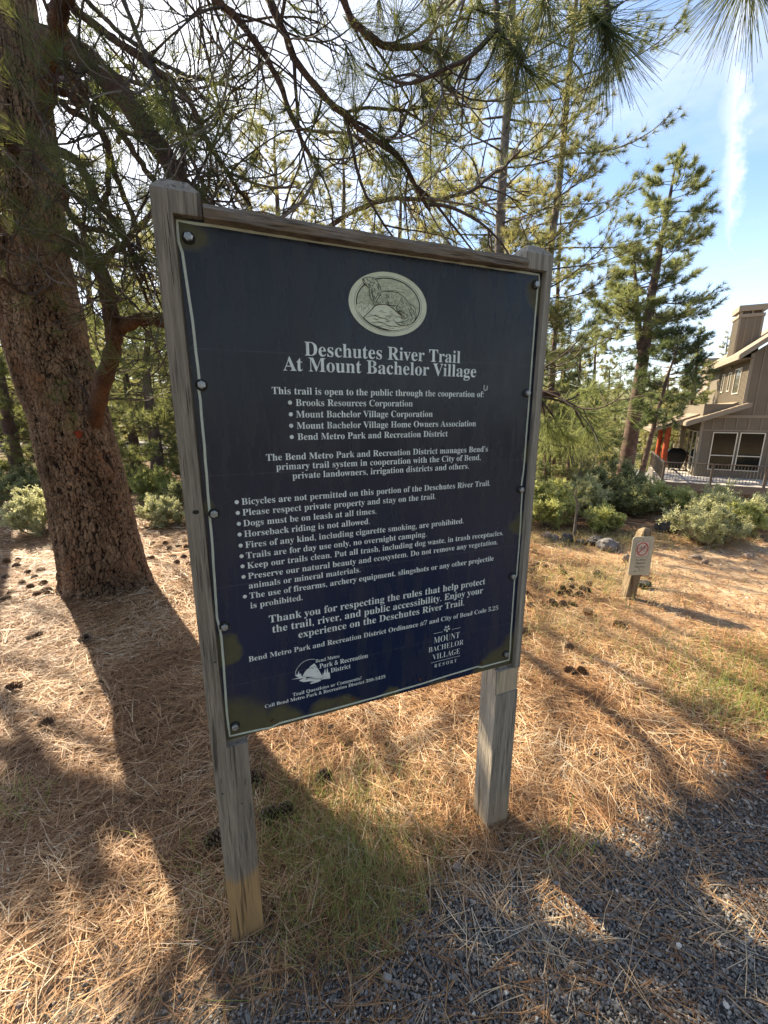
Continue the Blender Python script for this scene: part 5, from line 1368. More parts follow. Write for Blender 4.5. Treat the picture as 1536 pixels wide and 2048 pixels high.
def build_house():
    M['siding'] = flat_mat('taupe_siding', (.150, .124, .088), .75, var=.06, vs_=2)
    M['batten'] = flat_mat('taupe_batten', (.205, .17, .122), .75, var=.05, vs_=2)
    M['trim'] = flat_mat('taupe_trim', (.24, .20, .145), .7, var=.05, vs_=2)
    M['frame'] = flat_mat('cream_window_frame', (.62, .57, .46), .5, var=.04)
    M['deck'] = flat_mat('pale_deck_boards', (.42, .39, .36), .8, var=.1, vs_=5)
    M['railing'] = flat_mat('brown_railing', (.10, .085, .07), .5, var=.1)
    M['fascia'] = flat_mat('grey_brown_fascia', (.13, .118, .10), .7, var=.08, vs_=2)
    M['shingle'] = flat_mat('brown_shingles', (.25, .195, .14), .9, var=.25, vs_=14, bump=.6)
    M['logred'] = flat_mat('red_stained_log', (.34, .055, .014), .55, .4, var=.3, vs_=5)
    m, nt, out = new_mat('window_glass'); b = NB(nt); b.bsdf(out, (.008, .011, .009), .04, b.bump(b.noise(b.pos(), .8, 1), .004, .2), .22); M['glass'] = m
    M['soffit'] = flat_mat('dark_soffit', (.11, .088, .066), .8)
    M['concrete'] = flat_mat('concrete_pier', (.40, .38, .35), .9)
    ht_ = local_empty('taupe_house', 'two storey taupe board and batten house with a wide deck at the right edge', 'house', HC, 0); ORIG[ht_.name] = HC.copy()
    W0, V0 = 1.67, 2.94          # lower wall corner (u, v)
    B = lambda nm, e, m, par=ht_, **k: box(nm, HF, e, m, par, **k)
    # lower body and upper body
    lw = B('wall', (W0, 9.5, V0, 11.5, -.30, 3.60), M['siding']); uw = B('wall', (3.17, 9.5, V0 + .002, 11.5, 3.6, 5.75), M['siding'])
    # gable infill of the front wall
    g = Geo(); n0 = 3.17; sl = .78; V = []
    for v in (V0 + .002, V0 + .3):
        for u, z in ((n0, 5.75), (9.5, 5.75), (9.5, 5.95 + sl * 3.2), (6.4, 5.85 + sl * 3.2), (n0, 5.88)): V.append(HC + HU * u + HS * v + np.array([0, 0, z]))
    g.add(V, np.array([[0, 1, 2, 3], [5 + 3, 5 + 2, 5 + 1, 5 + 0]])); g.add(V, np.array([[0, 3, 4], [9, 8, 5]])); g.build('gable', M['siding'], ht_)
    # battens of the lower front wall, above and below the belt, and of the upper front wall
    def batten(e, m=M['batten'], par=ht_): return B('batten', e, m, par)
    for u in np.arange(W0 + .47, 9.3, .47):
        if u < 2.1 or u > 4.4: batten((u - .025, u + .025, V0 - .022, V0 - .001, -.25, 2.30), par=lw)
        batten((u - .025, u + .025, V0 - .022, V0 - .001, 2.36, 2.93), par=lw)
    for u in np.arange(3.17 + .47, 9.3, .47): batten((u - .025, u + .025, V0 - .022, V0 - .001, 3.07, min(5.8 + sl * (u - 3.17), 8.2)), par=uw)
    B('corner_board', (W0 - .02, W0 + .11, V0 - .026, V0 - .0005, -.25, 2.78), M['trim'], lw); B('corner_board', (3.15, 3.28, V0 - .026, V0 - .0005, 3.66, 5.9), M['trim'], uw)
    B('belt_board', (W0 + .55, 9.4, V0 - .030, V0 - .0008, 2.935, 3.065), M['trim'], lw); B('header_board', (W0 + .1, 9.4, V0 - .028, V0 - .0006, 2.30, 2.36), M['trim'], lw)
    # side walls: narrow battens
    for v in np.arange(V0 + .2, 9.1, .21): B('batten', (3.17 - .022, 3.17 - .001, v - .02, v + .02, 3.62, 5.72), M['batten'], uw)
    for v in np.arange(V0 + .2, 11, .42): B('batten', (W0 - .022, W0 - .001, v - .02, v + .02, -.25, 2.9), M['batten'], lw)

    def window(u0, u1, z0, z1, meet=.39, axis='v', off=V0, par=lw):
        fw = .042
        def bb(nm, a0, a1, d0, d1, z0_, z1_, m, p): return B(nm, (a0, a1, off - d1, off - d0, z0_, z1_) if axis == 'v' else (off - d1, off - d0, a0, a1, z0_, z1_), m, p)
        g = Geo()
        def ad(a0, a1, d0, d1, z0_, z1_): gbox(g, HF, *((a0, a1, off - d1, off - d0, z0_, z1_) if axis == 'v' else (off - d1, off - d0, a0, a1, z0_, z1_)))
        ad(u0, u0 + fw, .001, .055, z0, z1); ad(u1 - fw, u1, .001, .055, z0, z1); ad(u0 + fw, u1 - fw, .001, .054, z1 - fw, z1); ad(u0 + fw, u1 - fw, .001, .054, z0, z0 + fw)
        w = g.build('window', M['frame'], par)
        zm = z0 + (z1 - z0) * meet
        if meet: bb('meeting_rail', u0 + fw, u1 - fw, .001, .045, zm - .022, zm + .022, M['frame'], w)
        if meet:
            bb('pane', u0 + fw, u1 - fw, .002, .030, zm + .022, z1 - fw, M['glass'], w); bb('pane', u0 + fw, u1 - fw, .002, .018, z0 + fw, zm - .022, M['glass'], w)
        else: bb('pane', u0 + fw, u1 - fw, .002, .02, z0 + fw, z1 - fw, M['glass'], w)
        return w
    window(2.21, 3.20, .37, 2.24); window(3.29, 4.26, .37, 2.24); window(5.4, 6.4, .37, 2.24)
    for v0, v1, z0, z1 in ((4.05, 5.25, 4.12, 5.38), (6.0, 6.55, 4.3, 5.3), (7.5, 8.0, 4.3, 5.3)): window(v0, v1, z0, z1, 0, 'u', 3.17, uw)
    for v0, v1 in ((3.35, 4.4), (4.55, 5.6), (5.8, 6.9)): window(v0, v1, .15, 2.25, .35, 'u', W0, lw)
    # roofs
    def slab(nm, pts, th, m, par=ht_):
        g = Geo(); P = [HC + HU * u + HS * v + np.array([0, 0, z]) for u, v, z in pts]; V = P + [p - np.array([0, 0, th]) for p in P]
        g.add(V, np.array([[0, 1, 2, 3], [7, 6, 5, 4], [0, 4, 5, 1], [1, 5, 6, 2], [2, 6, 7, 3], [3, 7, 4, 0]])); return g.build(nm, m, par)
    k = .385
    zr = lambda u: 2.74 + k * (u - 1.12)
    ra = slab('porch_roof', [(1.02, V0 - .5, zr(1.02) + .06), (3.30, V0 - .5, zr(3.30) + .06), (3.30, 3.7, zr(3.30) + .06), (1.02, 3.7, zr(1.02) + .06)], .09, M['shingle'])
    rb = slab('porch_roof', [(-.35, 3.7, zr(-.35) + .17), (3.169, 3.7, zr(3.169) + .14), (3.169, 9.4, zr(3.169) + .14), (-.35, 9.4, zr(-.35) + .17)], .09, M['shingle'])
    slab('rake_board', [(.98, V0 - .54, zr(.98) + .03), (3.42, V0 - .54, zr(3.42) + .03), (3.42, V0 - .502, zr(3.42) + .03), (.98, V0 - .502, zr(.98) + .03)], .20, M['trim'], ra)
    slab('rake_board', [(-.39, 3.655, zr(-.39) + .17), (1.0, 3.655, zr(1.0) + .16), (1.0, 3.698, zr(1.0) + .16), (-.39, 3.698, zr(-.39) + .17)], .20, M['trim'], rb)
    slab('eave_board', [(.98, V0 - .50, zr(.98) + .03), (1.018, V0 - .50, zr(.98) + .03), (1.018, 3.65, zr(.98) + .03), (.98, 3.65, zr(.98) + .03)], .18, M['trim'], ra)
    slab('eave_board', [(-.39, 3.70, zr(-.39) + .17), (-.352, 3.70, zr(-.39) + .17), (-.352, 9.4, zr(-.39) + .17), (-.39, 9.4, zr(-.39) + .17)], .18, M['trim'], rb)
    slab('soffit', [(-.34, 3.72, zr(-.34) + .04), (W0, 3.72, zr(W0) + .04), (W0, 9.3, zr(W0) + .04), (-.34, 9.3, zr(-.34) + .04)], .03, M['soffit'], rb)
    # shingle courses on the porch roof
    for q, (u0, roof, v0, v1, lift) in enumerate([(1.02, ra, V0 - .5, 3.7, .062), (-.35, rb, 3.7, 9.4, .172)]):
        for u in np.arange(u0 + .05, 3.1, .26): slab('shingle_course', [(u, v0 + .01, zr(u) + lift + .012), (u + .26, v0 + .01, zr(u + .26) + lift + .002), (u + .26, v1 - .01, zr(u + .26) + lift + .002), (u, v1 - .01, zr(u) + lift + .012)], .012, M['shingle'], roof)
    # main roof: slopes up to the right from its eave
    zm = lambda u: 5.86 + sl * (u - 2.67)
    mr_ = slab('main_roof', [(2.63, V0 - .5, zm(2.63) + .04), (6.4, V0 - .5, zm(6.4) + .04), (6.4, 12.6, zm(6.4) + .04), (2.63, 12.6, zm(2.63) + .04)], .10, M['shingle'])
    slab('main_roof', [(6.4, V0 - .5, zm(6.4) + .04), (10.3, V0 - .5, zm(2.5) + .04), (10.3, 12.6, zm(2.5) + .04), (6.4, 12.6, zm(6.4) + .04)], .10, M['shingle'])
    slab('rake_board', [(2.60, V0 - .545, zm(2.60) + .02), (6.4, V0 - .545, zm(6.4) + .02), (6.4, V0 - .503, zm(6.4) + .02), (2.60, V0 - .503, zm(2.60) + .02)], .24, M['trim'], mr_)
    slab('eave_board', [(2.585, V0 - .50, zm(2.6) + .015), (2.628, V0 - .50, zm(2.6) + .015), (2.628, 12.6, zm(2.6) + .015), (2.585, 12.6, zm(2.6) + .015)], .20, M['trim'], mr_)
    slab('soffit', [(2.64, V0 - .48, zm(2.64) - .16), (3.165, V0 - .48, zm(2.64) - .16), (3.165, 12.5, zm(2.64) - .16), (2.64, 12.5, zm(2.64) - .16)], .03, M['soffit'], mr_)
    # chimney
    c = B('chimney', (3.02, 4.02, 5.94, 7.3, 5.5, 8.10), M['siding'])
    for u in (3.35, 3.69): B('batten', (u - .025, u + .025, 5.918, 5.939, 6.2, 7.98), M['batten'], c)
    for v in np.arange(6.1, 7.3, .21): B('batten', (2.998, 3.019, v - .02, v + .02, 6.0, 7.98), M['batten'], c)
    B('corner_board', (3.0, 3.10, 5.914, 5.9395, 6.0, 7.98), M['trim'], c); B('corner_board', (3.94, 4.04, 5.914, 5.9395, 6.2, 7.98), M['trim'], c)
    B('collar', (2.97, 4.07, 5.89, 7.35, 8.0, 8.16), M['trim'], c); B('collar_gap', (3.1, 3.94, 6.02, 7.2, 8.161, 8.30), M['soffit'], c); B('cap', (2.93, 4.11, 5.85, 7.39, 8.30, 8.58), M['trim'], c)
    for u in (3.05, 3.5, 3.9): B('cap_block', (u, u + .08, 5.95, 6.019, 8.162, 8.299), M['trim'], c)
    # deck: boards, fascia, joist beam
    L_ = 9.4
    nb = 21
    for i in range(nb):
        v = 0 + i * .14; B('deck_plank', (.02, L_, v + .003, v + .134, -.045, .0), M['deck'])
    for i in range(24): v = V0 + i * .14; B('deck_plank', (.02, W0 - .03, v + .003, v + .134, -.045, .0), M['deck'])
    B('deck_edge', (-.04, L_, -.045, -.001, -.34, .012), M['fascia']); B('deck_edge', (-.045, -.001, 0, 6.3, -.34, .0118), M['fascia']); B('deck_beam', (.35, L_, .5, .62, -.66, -.05), M['fascia']); B('deck_beam', (.35, .47, .63, 6.0, -.60, -.05), M['fascia'])
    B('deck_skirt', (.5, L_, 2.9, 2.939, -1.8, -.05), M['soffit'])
    for u in (.46, 3.6, 6.8):
        z1 = -.6; P = HC + HU * u + HS * .56; zt = float(terrain(P[0], P[1])) - HC[2]
        B('deck_post', (u - .12, u + .12, .45, .68, zt + .28, -.66), M['logred']); B('deck_pier', (u - .17, u + .17, .40, .73, zt - .2, zt + .30), M['concrete'])
    # railing
    rl = thing('deck_railing', 'brown metal railing with thin balusters along the house deck', 'railing', HC)
    def RB(nm, e, par=rl): return B(nm, e, M['railing'], par)
    RB('top_rail', (-.02, L_, -.02, .07, .90, .94)); RB('top_rail', (-.02, .07, .071, 6.3, .90, .9395)); RB('bottom_rail', (.09, L_, .005, .045, .09, .125)); RB('bottom_rail', (.005, .045, .09, 6.3, .09, .125))
    for u in (.0, 1.85, 3.75, 5.6, 7.5): RB('railing_post', (u, u + .09, -.015, .075, .013, .90))
    for v in (2.1, 4.2, 6.2): RB('railing_post', (-.015, .075, v, v + .09, .013, .90))
    for u in np.arange(.2, 8.0, .118):
        if min(abs(u + .01 - q - .045) for q in (.0, 1.85, 3.75, 5.6, 7.5)) > .07: RB('baluster', (u, u + .019, .016, .035, .125, .90))
    for v in np.arange(.2, 6.2, .118):
        if min(abs(v + .01 - q - .045) for q in (0, 2.1, 4.2, 6.2)) > .07: RB('baluster', (.016, .035, v, v + .019, .125, .90))
    # red logs carrying the porch
    for i, (u, v, r) in enumerate(((.42, 4.0, .135), (.22, 5.3, .12))):
        g = Geo(); a = HC + HU * u + HS * v; zz = np.linspace(0.001, zr(u) - .02, 9); tube(g, np.stack([np.full(9, a[0]), np.full(9, a[1]), HC[2] + zz], -1) + np.random.default_rng(i).normal(0, .006, (9, 3)) * [1, 1, 0], r, 14); g.build('porch_column', M['logred'], ht_, True)
    # back rail in reddish wood on the far side of the porch
    br = thing('back_railing', 'reddish wooden railing on the far side of the porch', 'railing', HC + HU * 1.0 + HS * 6.35)
    B('top_rail', (.1, W0 - .05, 6.32, 6.40, .86, .92), M['logred'], br); B('bottom_rail', (.1, W0 - .05, 6.34, 6.38, .12, .17), M['logred'], br)
    for u in np.arange(.18, W0 - .08, .16): B('baluster', (u, u + .04, 6.345, 6.375, .17, .86), M['logred'], br)
    # covered grill on the porch
    gr = thing('barbecue_grill', 'black covered barbecue grill under the porch roof', 'grill', HC + HU * 1.0 + HS * 5.3)
    g = Geo()
    V = []
    for z, hw, hd in ((.12, .30, .22), (.55, .40, .27), (.95, .46, .29), (1.12, .38, .24), (1.22, .22, .14)):
        for a, b_ in ((-1, -1), (1, -1), (1, 1), (-1, 1)): V.append(HC + HU * (1.12 + a * hw) + HS * (5.3 + b_ * hd) + np.array([0, 0, z]))
    g.add(V, np.array([[q * 4 + i, q * 4 + (i + 1) % 4, q * 4 + 4 + (i + 1) % 4, q * 4 + 4 + i] for q in range(4) for i in range(4)] + [[16, 17, 18, 19]])); mbk = flat_mat('black_cover', (.01, .01, .011), .6)
    g.build('cover', mbk, gr)
    for a in (-.25, .25):
        for b_ in (-.18, .18): B('leg', (1.12 + a - .02, 1.12 + a + .02, 5.3 + b_ - .02, 5.3 + b_ + .02, .001, .125), mbk, gr)
    # neighbouring house far behind
    x = X_at(1424, 46); zt = float(terrain(x, 46)); far = thing('far_house', 'small pinkish house half hidden in the pines behind the taupe house', 'house', (x, 46, zt))
    FF = (np.array([x, 46, zt]), HU, HS, np.array([0, 0, 1.0])); mp = flat_mat('pinkish_wall', (.36, .27, .22), .8, var=.06, vs_=1)
    top = W3(1424, 722, 46)[2] - zt
    w = box('wall', FF, (-.8, 6, 0, 5, 0, top), mp, far); box('roof', FF, (-1.2, 6.5, -.5, 5.5, top + .003, top + .28), M['shingle'], far)
    for z in (top - 1.9, top - 4.6): f = box('window', FF, (-.4, .5, -.06, -.002, z, z + 1.2), M['frame'], w); box('pane', FF, (-.3, .4, -.075, -.061, z + .1, z + 1.1), M['glass'], f)


build_house()

# ------------------------------------------------------------------ ground cover
def in_view(x, y, m=90):
    """rough test whether a ground point falls inside the picture"""
    dn = EYE * math.cos(PITCH) - y * math.sin(PITCH) + 0; fw = y * math.cos(PITCH) + EYE * math.sin(PITCH)
    px = 768 + FPX * x / np.maximum(fw, .05); py = 1024 + FPX * dn / np.maximum(fw, .05)
    return (px > -m) & (px < 1536 + m) & (py < 2048 + m * 1.5) & (fw > .2)


GRASS = [(-.17, 1.20, .34, .30), (-.02, 1.0, .22, .18), (1.86, 1.95, .35, .22), (2.2, 2.3, .5, .3), (-1.42, 1.32, .12, .10), (1.25, 2.75, .45, .40), (1.9, 3.7, .7, .5), (.62, 1.18, .10, .06), (.52, 1.02, .07, .05), (2.6, 4.9, 1.2, .35)]


def grass_w(x, y):
    w = np.zeros_like(x)
    for a, b, r, q in GRASS: w = np.maximum(w, np.exp(-(((x - a) / r) ** 2 + ((y - b) / q) ** 2)))
    return w


def straw():
    rng = np.random.default_rng(101); g = Geo()
    for y0, y1, n, W, L in ((.35, 1.6, 30000, .0018, .135), (1.6, 3.0, 34000, .0022, .14), (3.0, 5.2, 36000, .0034, .15), (5.2, 9.5, 26000, .006, .18)):
        hx = 1.15 * y1 + .9; x = rng.uniform(-hx, hx, n * 2); y = rng.uniform(y0 ** .8, y1 ** .8, n * 2) ** 1.25
        d = 1 - .74 * gravel_w(x, y) - .62 * sand_w(x, y) - .55 * soil_w(x, y); d = np.clip(d, .03, 1) * (.25 + 1.2 * fbm(x * 2.6, y * 2.6, 31)) * (1 - .35 * grass_w(x, y))
        k = in_view(x, y) & (rng.random(n * 2) < d); x, y = x[k], y[k]; n_ = len(x)
        flow = fbm(x * 1.1, y * 1.1, 41) * 9
        az = flow + rng.normal(0, .95, n_) + (rng.random(n_) < .3) * rng.uniform(0, 6.28, n_)
        dirs = np.stack([np.cos(az), np.sin(az), rng.normal(.02, .10, n_)], -1)
        heap = .022 * (1 - gravel_w(x, y)) * (1 - .7 * sand_w(x, y)) + .002
        B = np.stack([x, y, terrain(x, y) + rng.random(n_) ** 1.5 * heap + .001], -1)
        tn = np.clip(rng.beta(2.0, 2.3, n_) + (fbm(x * 3, y * 3, 55) - .5) * .8, 0, 1)
        for f in range(2):
            k = rng.random(n_) < (1.0, .7)[f]; a2 = rng.normal(0, .07, k.sum()); D = dirs[k].copy(); D[:, 0] += a2 * -dirs[k][:, 1]; D[:, 1] += a2 * dirs[k][:, 0]
            m = k.sum(); bend = rng.normal(0, .022, (m, 3)); bend[:, 2] = rng.normal(-.004, .006, m)
            side = unit(np.cross(unit(D), np.array([0, 0, 1.0]) + rng.normal(0, .35, (m, 3))))
            blades(g, B[k], D, L * rng.uniform(.45, 1.25, m), W * rng.uniform(.7, 1.25, m), bend, rng, np.clip(tn[k] + rng.normal(0, .06, m), 0, 1), 2 if y1 < 4 else 1, side)
    props(g.build('fallen_pine_needles', M['straw']), 'golden brown layer of fallen pine needles covering the forest floor', 'pine needles', kind='stuff')


def stones():
    rng = np.random.default_rng(102); ico = []
    p = (1 + 5 ** .5) / 2
    IV = unit(np.array([(-1, p, 0), (1, p, 0), (-1, -p, 0), (1, -p, 0), (0, -1, p), (0, 1, p), (0, -1, -p), (0, 1, -p), (p, 0, -1), (p, 0, 1), (-p, 0, -1), (-p, 0, 1)], float))
    IF = np.array([(0, 11, 5), (0, 5, 1), (0, 1, 7), (0, 7, 10), (0, 10, 11), (1, 5, 9), (5, 11, 4), (11, 10, 2), (10, 7, 6), (7, 1, 8), (3, 9, 4), (3, 4, 2), (3, 2, 6), (3, 6, 8), (3, 8, 9), (4, 9, 5), (2, 4, 11), (6, 2, 10), (8, 6, 7), (9, 8, 1)])
    OV = np.array([(1, 0, 0), (0, 1, 0), (-1, 0, 0), (0, -1, 0), (0, 0, 1), (0, 0, -1)], float); OF = np.array([(0, 1, 4), (1, 2, 4), (2, 3, 4), (3, 0, 4), (1, 0, 5), (2, 1, 5), (3, 2, 5), (0, 3, 5)])
    g = Geo()
    for y0, y1, n, s, VV, FF in ((.35, 1.3, 74000, .0026, IV, IF), (1.3, 2.6, 60000, .0035, OV, OF), (.4, 5.0, 5000, .006, IV, IF)):
        hx = 1.15 * y1 + .9; x = rng.uniform(-hx, hx, n * 2); y = rng.uniform(y0, y1, n * 2)
        tn_ = 0
        if n == 5000: dn = .5 * sand_w(x, y) + .10
        else: dn = np.maximum(gravel_w(x, y), np.maximum(.30 * soil_w(x, y), .5 * sstep(.35, .0, np.abs(y - np.interp(x, CX, CY) - .12)) * (x > .3)))
        k = in_view(x, y) & (rng.random(n * 2) < dn); x, y = x[k], y[k]; m = len(x)
        sz = s * rng.lognormal(0, .42, m); sc = np.stack([sz * rng.uniform(.8, 1.5, m), sz * rng.uniform(.6, 1.0, m), sz * rng.uniform(.45, .85, m)], -1)
        a = rng.uniform(0, 6.28, m); V = VV[None] * rng.uniform(.62, 1.25, (m, len(VV), 1)) * sc[:, None]
        c, s_ = np.cos(a)[:, None], np.sin(a)[:, None]; X = V[..., 0] * c - V[..., 1] * s_; Y = V[..., 0] * s_ + V[..., 1] * c
        tl = rng.normal(0, .3, (m, 1)); Z = V[..., 2] + X * tl
        P = np.stack([X + x[:, None], Y + y[:, None], Z + (terrain(x, y) + sc[:, 2] * .25)[:, None]], -1).reshape(-1, 3)
        F = (np.arange(m)[:, None, None] * len(VV) + FF[None]).reshape(-1, 3)
        tn = rng.beta(1.6, 2.2, m) * .86; lt = rng.random(m) < (.035 if n > 6000 else .3); tn[lt] = rng.uniform(.88, 1, lt.sum())
        g.add(P, F, np.repeat(tn, len(VV)))
    props(g.build('gravel', M['gravel']), 'blue grey crushed gravel of the trail edge across the bottom right', 'gravel', kind='stuff')


def grasses():
    rng = np.random.default_rng(103); g = Geo(); d = Geo()
    for i, (a, b, r, q) in enumerate(GRASS):
        n = int([2300, 600, 900, 900, 60, 900, 1500, 40, 30, 2200][i]); x = a + rng.normal(0, r * .62, n); y = b + rng.normal(0, q * .62, n)
        k = (gravel_w(x, y) < .8) & ~((np.abs((x - SP0[0]) * SD[0] + (y - SP0[1]) * SD[1] - .045) < .07) & (np.abs((x - SP0[0]) * -SN[0] + (y - SP0[1]) * -SN[1] - .04) < .07))
        x, y = x[k], y[k]; n = len(x)
        B = np.stack([x, y, terrain(x, y)], -1); D = np.stack([rng.normal(0, .42, n), rng.normal(0, .42, n), np.ones(n)], -1)
        L_ = rng.uniform(.04, .13, n) * (1.1 if i in (0, 1) else 1.15 if i < 5 else .9); bend = np.stack([rng.normal(0, .02, n), rng.normal(0, .02, n), -rng.uniform(0, .02, n)], -1)
        tgt = g if i < 5 or i in (7, 8) else d
        dry = rng.random(n) < (.25 if tgt is g else .75)
        for gg, m in ((g, ~dry), (d, dry)): blades(gg, B[m], D[m], L_[m], .0016 if i < 2 else .0026 if i < 6 else .004, bend[m], rng, rng.uniform(.2, 1, m.sum()), 2)
    n = 5200; x = rng.uniform(-6, 6.5, n * 2); y = rng.uniform(2.2, 7.5, n * 2)
    w = np.clip(1.5 * fbm(x * .9, y * .9, 61) - .45, 0, 1) * (1 - .8 * sand_w(x, y)) * sstep(-1.2, 1.6, x + (y - 5.2) * 1.5) * in_view(x, y)
    k = rng.random(n * 2) < w; x, y = x[k], y[k]; n = len(x); cl = rng.integers(0, max(1, n // 12), n); x = x[cl] + rng.normal(0, .03, n); y = y[cl] + rng.normal(0, .03, n)
    B = np.stack([x, y, terrain(x, y)], -1); D = np.stack([rng.normal(0, .5, n), rng.normal(0, .5, n), np.ones(n)], -1)
    blades(d, B, D, rng.uniform(.05, .15, n), .004, np.stack([rng.normal(0, .03, n), rng.normal(0, .03, n), -rng.uniform(0, .03, n)], -1), rng, rng.uniform(.1, 1, n), 1)
    props(g.build('green_grass', M['grass']), 'thin green grass growing through the needles below the sign', 'grass', kind='stuff')
    props(d.build('dry_grass', M['drygrass']), 'straw coloured dry grass in sparse tufts between the sign and the shrubs', 'grass', kind='stuff')


straw(); stones(); grasses()


# ------------------------------------------------------------------ pine cones
def cone_mesh(seed, open_=1.0):
    rng = np.random.default_rng(seed); g = Geo(); n = 92
    tube(g, [(0, 0, -.036), (0, 0, 0), (0, 0, .034)], [.010, .013, .006], 7, .2)
    i = np.arange(n); t = i / (n - 1); az = i * 2.39996; z = -.034 + .070 * t; prof = np.sin(np.pi * (t * .86 + .12)) ** .8
    R_ = .030 * prof + .004; el = (-.35 + 1.25 * t) * open_; sl_ = R_ - .006
    d = np.stack([np.cos(az) * np.cos(el), np.sin(az) * np.cos(el), np.sin(el)], -1); tn = np.stack([-np.sin(az), np.cos(az), np.zeros(n)], -1); nr = np.cross(d, tn)
    b = np.stack([np.cos(az) * .006, np.sin(az) * .006, z], -1); w = (.0085 * (.5 + .6 * prof))[:, None]; L_ = sl_[:, None] * rng.uniform(.85, 1.12, (n, 1))
    p1 = b + d * L_ * .65; tip = b + d * L_ + nr * -.002
    V = np.stack([b - tn * w * .35, b + tn * w * .35, p1 + tn * w, p1 - tn * w, tip + tn * w * .55, tip - tn * w * .55, b + d * L_ * .8 + nr * -.004], 1).reshape(-1, 3)
    F4 = (np.arange(n)[:, None, None] * 7 + np.array([[0, 1, 2, 3], [3, 2, 4, 5]])[None]).reshape(-1, 4); F3 = (np.arange(n)[:, None, None] * 7 + np.array([[3, 6, 2], [2, 6, 4], [5, 4, 6]])[None]).reshape(-1, 3)
    tt = np.repeat(np.array([[.1, .1, .45, .45, .95, .95, .6]]), n, 0).ravel() * rng.uniform(.7, 1.05, n * 7)
    g.add(V, F4, tt); g.T.append(F3 + g.n - len(V))
    me = g.mesh('pine_cone'); me.materials.append(M['cone']); return me


cone_meshes = [cone_mesh(i, o) for i, o in enumerate((1.0, .75, 1.2, .9))]
_cr = np.random.default_rng(104)


def cone(px, py, label, sc=1.0, group=None, lift=.6):
    P = G(px, py); o = bpy.data.objects.new('pine_cone', cone_meshes[int(_cr.integers(0, 4))]); C.objects.link(o)
    s = sc * _cr.uniform(.9, 1.1); o.scale = (s, s, s); o.location = (P[0], P[1] + .02 * s, P[2] + .026 * s * lift - .001)
    o.rotation_euler = (R(90) + _cr.normal(0, .35), _cr.normal(0, .5), _cr.uniform(0, 6.28)); return props(o, label, 'pine cone', group)


for px, py, lab, s in (
    (66, 1282, 'black pine cone lying alone left of the big trunk shadow', 1.15), (165, 1290, 'dark pine cone half buried at the edge of the big trunk shadow', 1.15), (22, 1386, 'pine cone at the left edge of the picture in the sunlit needles', 1.1),
    (90, 1458, 'brown open pine cone in the sunlit needles lower left of the big trunk', .95), (645, 1570, 'pine cone in the grass to the right of the left post', .95), (512, 1572, 'pine cone against the right side of the left post, half hidden by needles', 1.1),
    (535, 1650, 'grey green pine cone in the grass, the left one of two side by side', 1.0), (568, 1640, 'pine cone in the grass, the right one of two side by side', 1.0), (427, 1700, 'shaded pine cone touching the left side of the left post near its foot', 1.05),
    (1141, 1304, 'dark pine cone alone right of the lower right post', .95), (1143, 1352, 'left cone of the touching pair right of the right post', .95), (1166, 1353, 'right cone of the touching pair right of the right post', .9),
    (1240, 1254, 'sun bleached grey pine cone in the needles below the small sign', .95), (1197, 1152, 'single dark pine cone on the bare patch left of the small sign', 1.0), (1176, 1230, 'pine cone in the dry grass just above the bleached cone, to its left', .95),
    (1048, 1272, 'pine cone just right of the right post, level with its lower bolts', .9), (1128, 1150, 'pine cone in the short grass left of the single dark cone', .9), (1122, 1138, 'small pine cone next to the short dry grass, topmost of the cones there', .8),
    (70, 1278, 'needle covered pine cone beside the black one', .6)):
    cone(px, py, lab, s)
for k, (px, py) in enumerate(((1052, 1190), (1066, 1138), (1075, 1132), (1092, 1136), (1063, 1146), (1128, 1182), (1142, 1176), (1120, 1192), (1140, 1190), (1166, 1180), (1176, 1186), (1160, 1194), (1110, 1212), (1128, 1214), (1146, 1212), (1104, 1208), (1062, 1216), (1144, 1166), (1180, 1172), (1070, 1106), (1090, 1160))):
    cone(px, py, 'pine cone in the dense scatter on dry grass between right post and small sign', .85, 'pine cones scattered right of the sign')
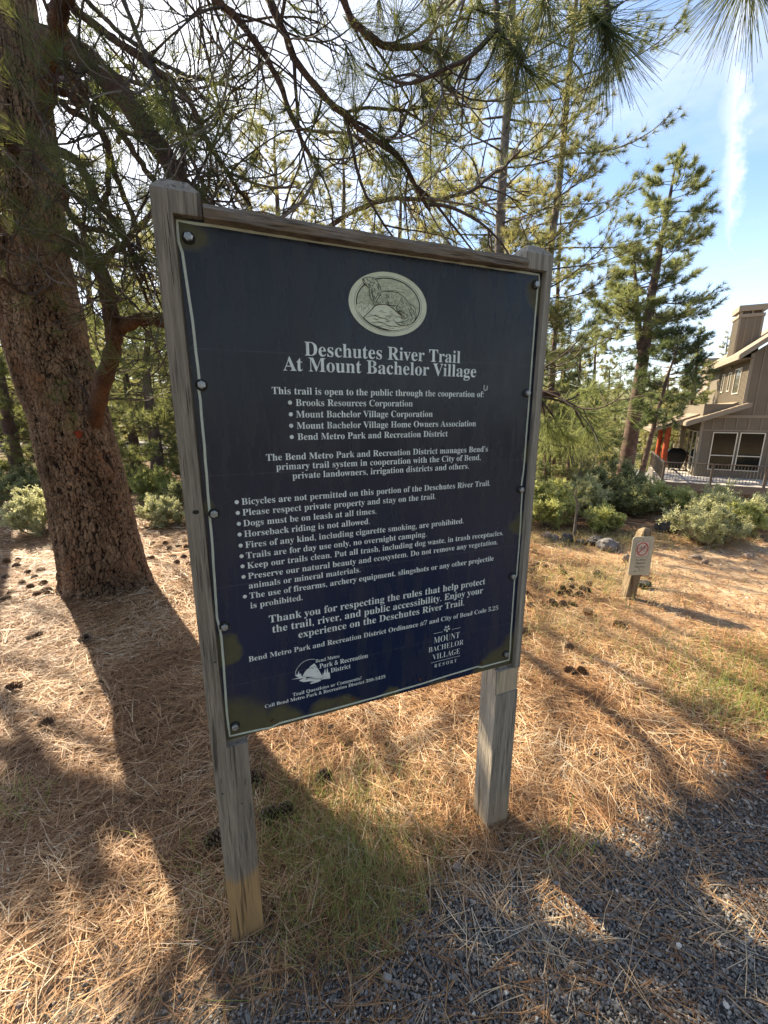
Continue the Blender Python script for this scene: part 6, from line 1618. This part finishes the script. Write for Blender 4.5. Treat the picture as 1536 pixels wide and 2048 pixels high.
for k, (px, py) in enumerate(((10, 1128), (34, 1124), (52, 1150), (8, 1158), (40, 1172), (66, 1160), (78, 1146), (20, 1190), (58, 1180), (84, 1172), (30, 1138), (6, 1205), (72, 1196), (90, 1188))):
    cone(px, py, 'pine cone in the scatter of cones left of the big trunk base', float(_cr.uniform(.75, 1.1)), 'pine cones left of the big trunk')
for k, (px, py) in enumerate(((302, 1090), (330, 1092), (356, 1096), (338, 1102), (372, 1100), (316, 1112), (326, 1110), (352, 1130), (366, 1120), (300, 1120), (378, 1134), (345, 1118))):
    cone(px, py, 'pine cone among those between the big trunk and the left post', .95, 'pine cones between trunk and sign')

# sticks lying about
def stick(px0, py0, px1, py1, r, label, mat='deadtwig', bend=.02):
    a, b = G(px0, py0), G(px1, py1); rng = np.random.default_rng(int(px0)); P = smooth_path([a, (a + b) / 2 + rng.normal(0, bend, 3) * [1, 1, 0], b], 12); P[:, 2] = terrain(P[:, 0], P[:, 1]) + r + .012
    g = Geo(); tube(g, P, r * np.linspace(1, .6, 12), 6, .5); props(g.build('fallen_twig', M[mat]), label, 'twig')


stick(160, 1382, 205, 1366, .005, 'short dark twig in the sunlit needles left of the shadow', 'twig'); stick(108, 1328, 132, 1320, .004, 'very short twig above the short dark twig', 'twig')
stick(1450, 1364, 1482, 1367, .006, 'pale broken stick lying in the needles near the right edge'); stick(392, 1890, 425, 1880, .005, 'grey twig lying left of the foot of the left post', 'deadtwig'); stick(1300, 1098, 1345, 1094, .008, 'grey stick in front of the dark boulder behind the small sign')
stick(345, 1040, 372, 1022, .012, 'bleached leaning stick in the twiggy bush beside the left post'); stick(1385, 1105, 1440, 1092, .008, 'bleached stick under the twiggy straw coloured bush')

# the red painted object that just enters at the right edge: a short rounded marker
P_ = on_plane0(1556, 1562); mk_ = thing('marker_bollard', 'orange red rounded marker just entering the picture at the right edge', 'bollard', P_)
g = Geo(); tube(g, [P_ + [0, 0, z] for z in (-.02, .01, .05, .085, .105, .115)], [.036, .038, .036, .030, .018, .004], 16, .5); M['marker'] = flat_mat('orange_red_paint', (.52, .07, .02), .45, .5, var=.15, vs_=20); g.build('post', M['marker'], mk_, True)
g = Geo(); tube(g, [P_ + [0, 0, z] for z in (.012, .022)], [.0395, .0395], 16, .5, False); g.build('collar', M['blackprint'], mk_, True)
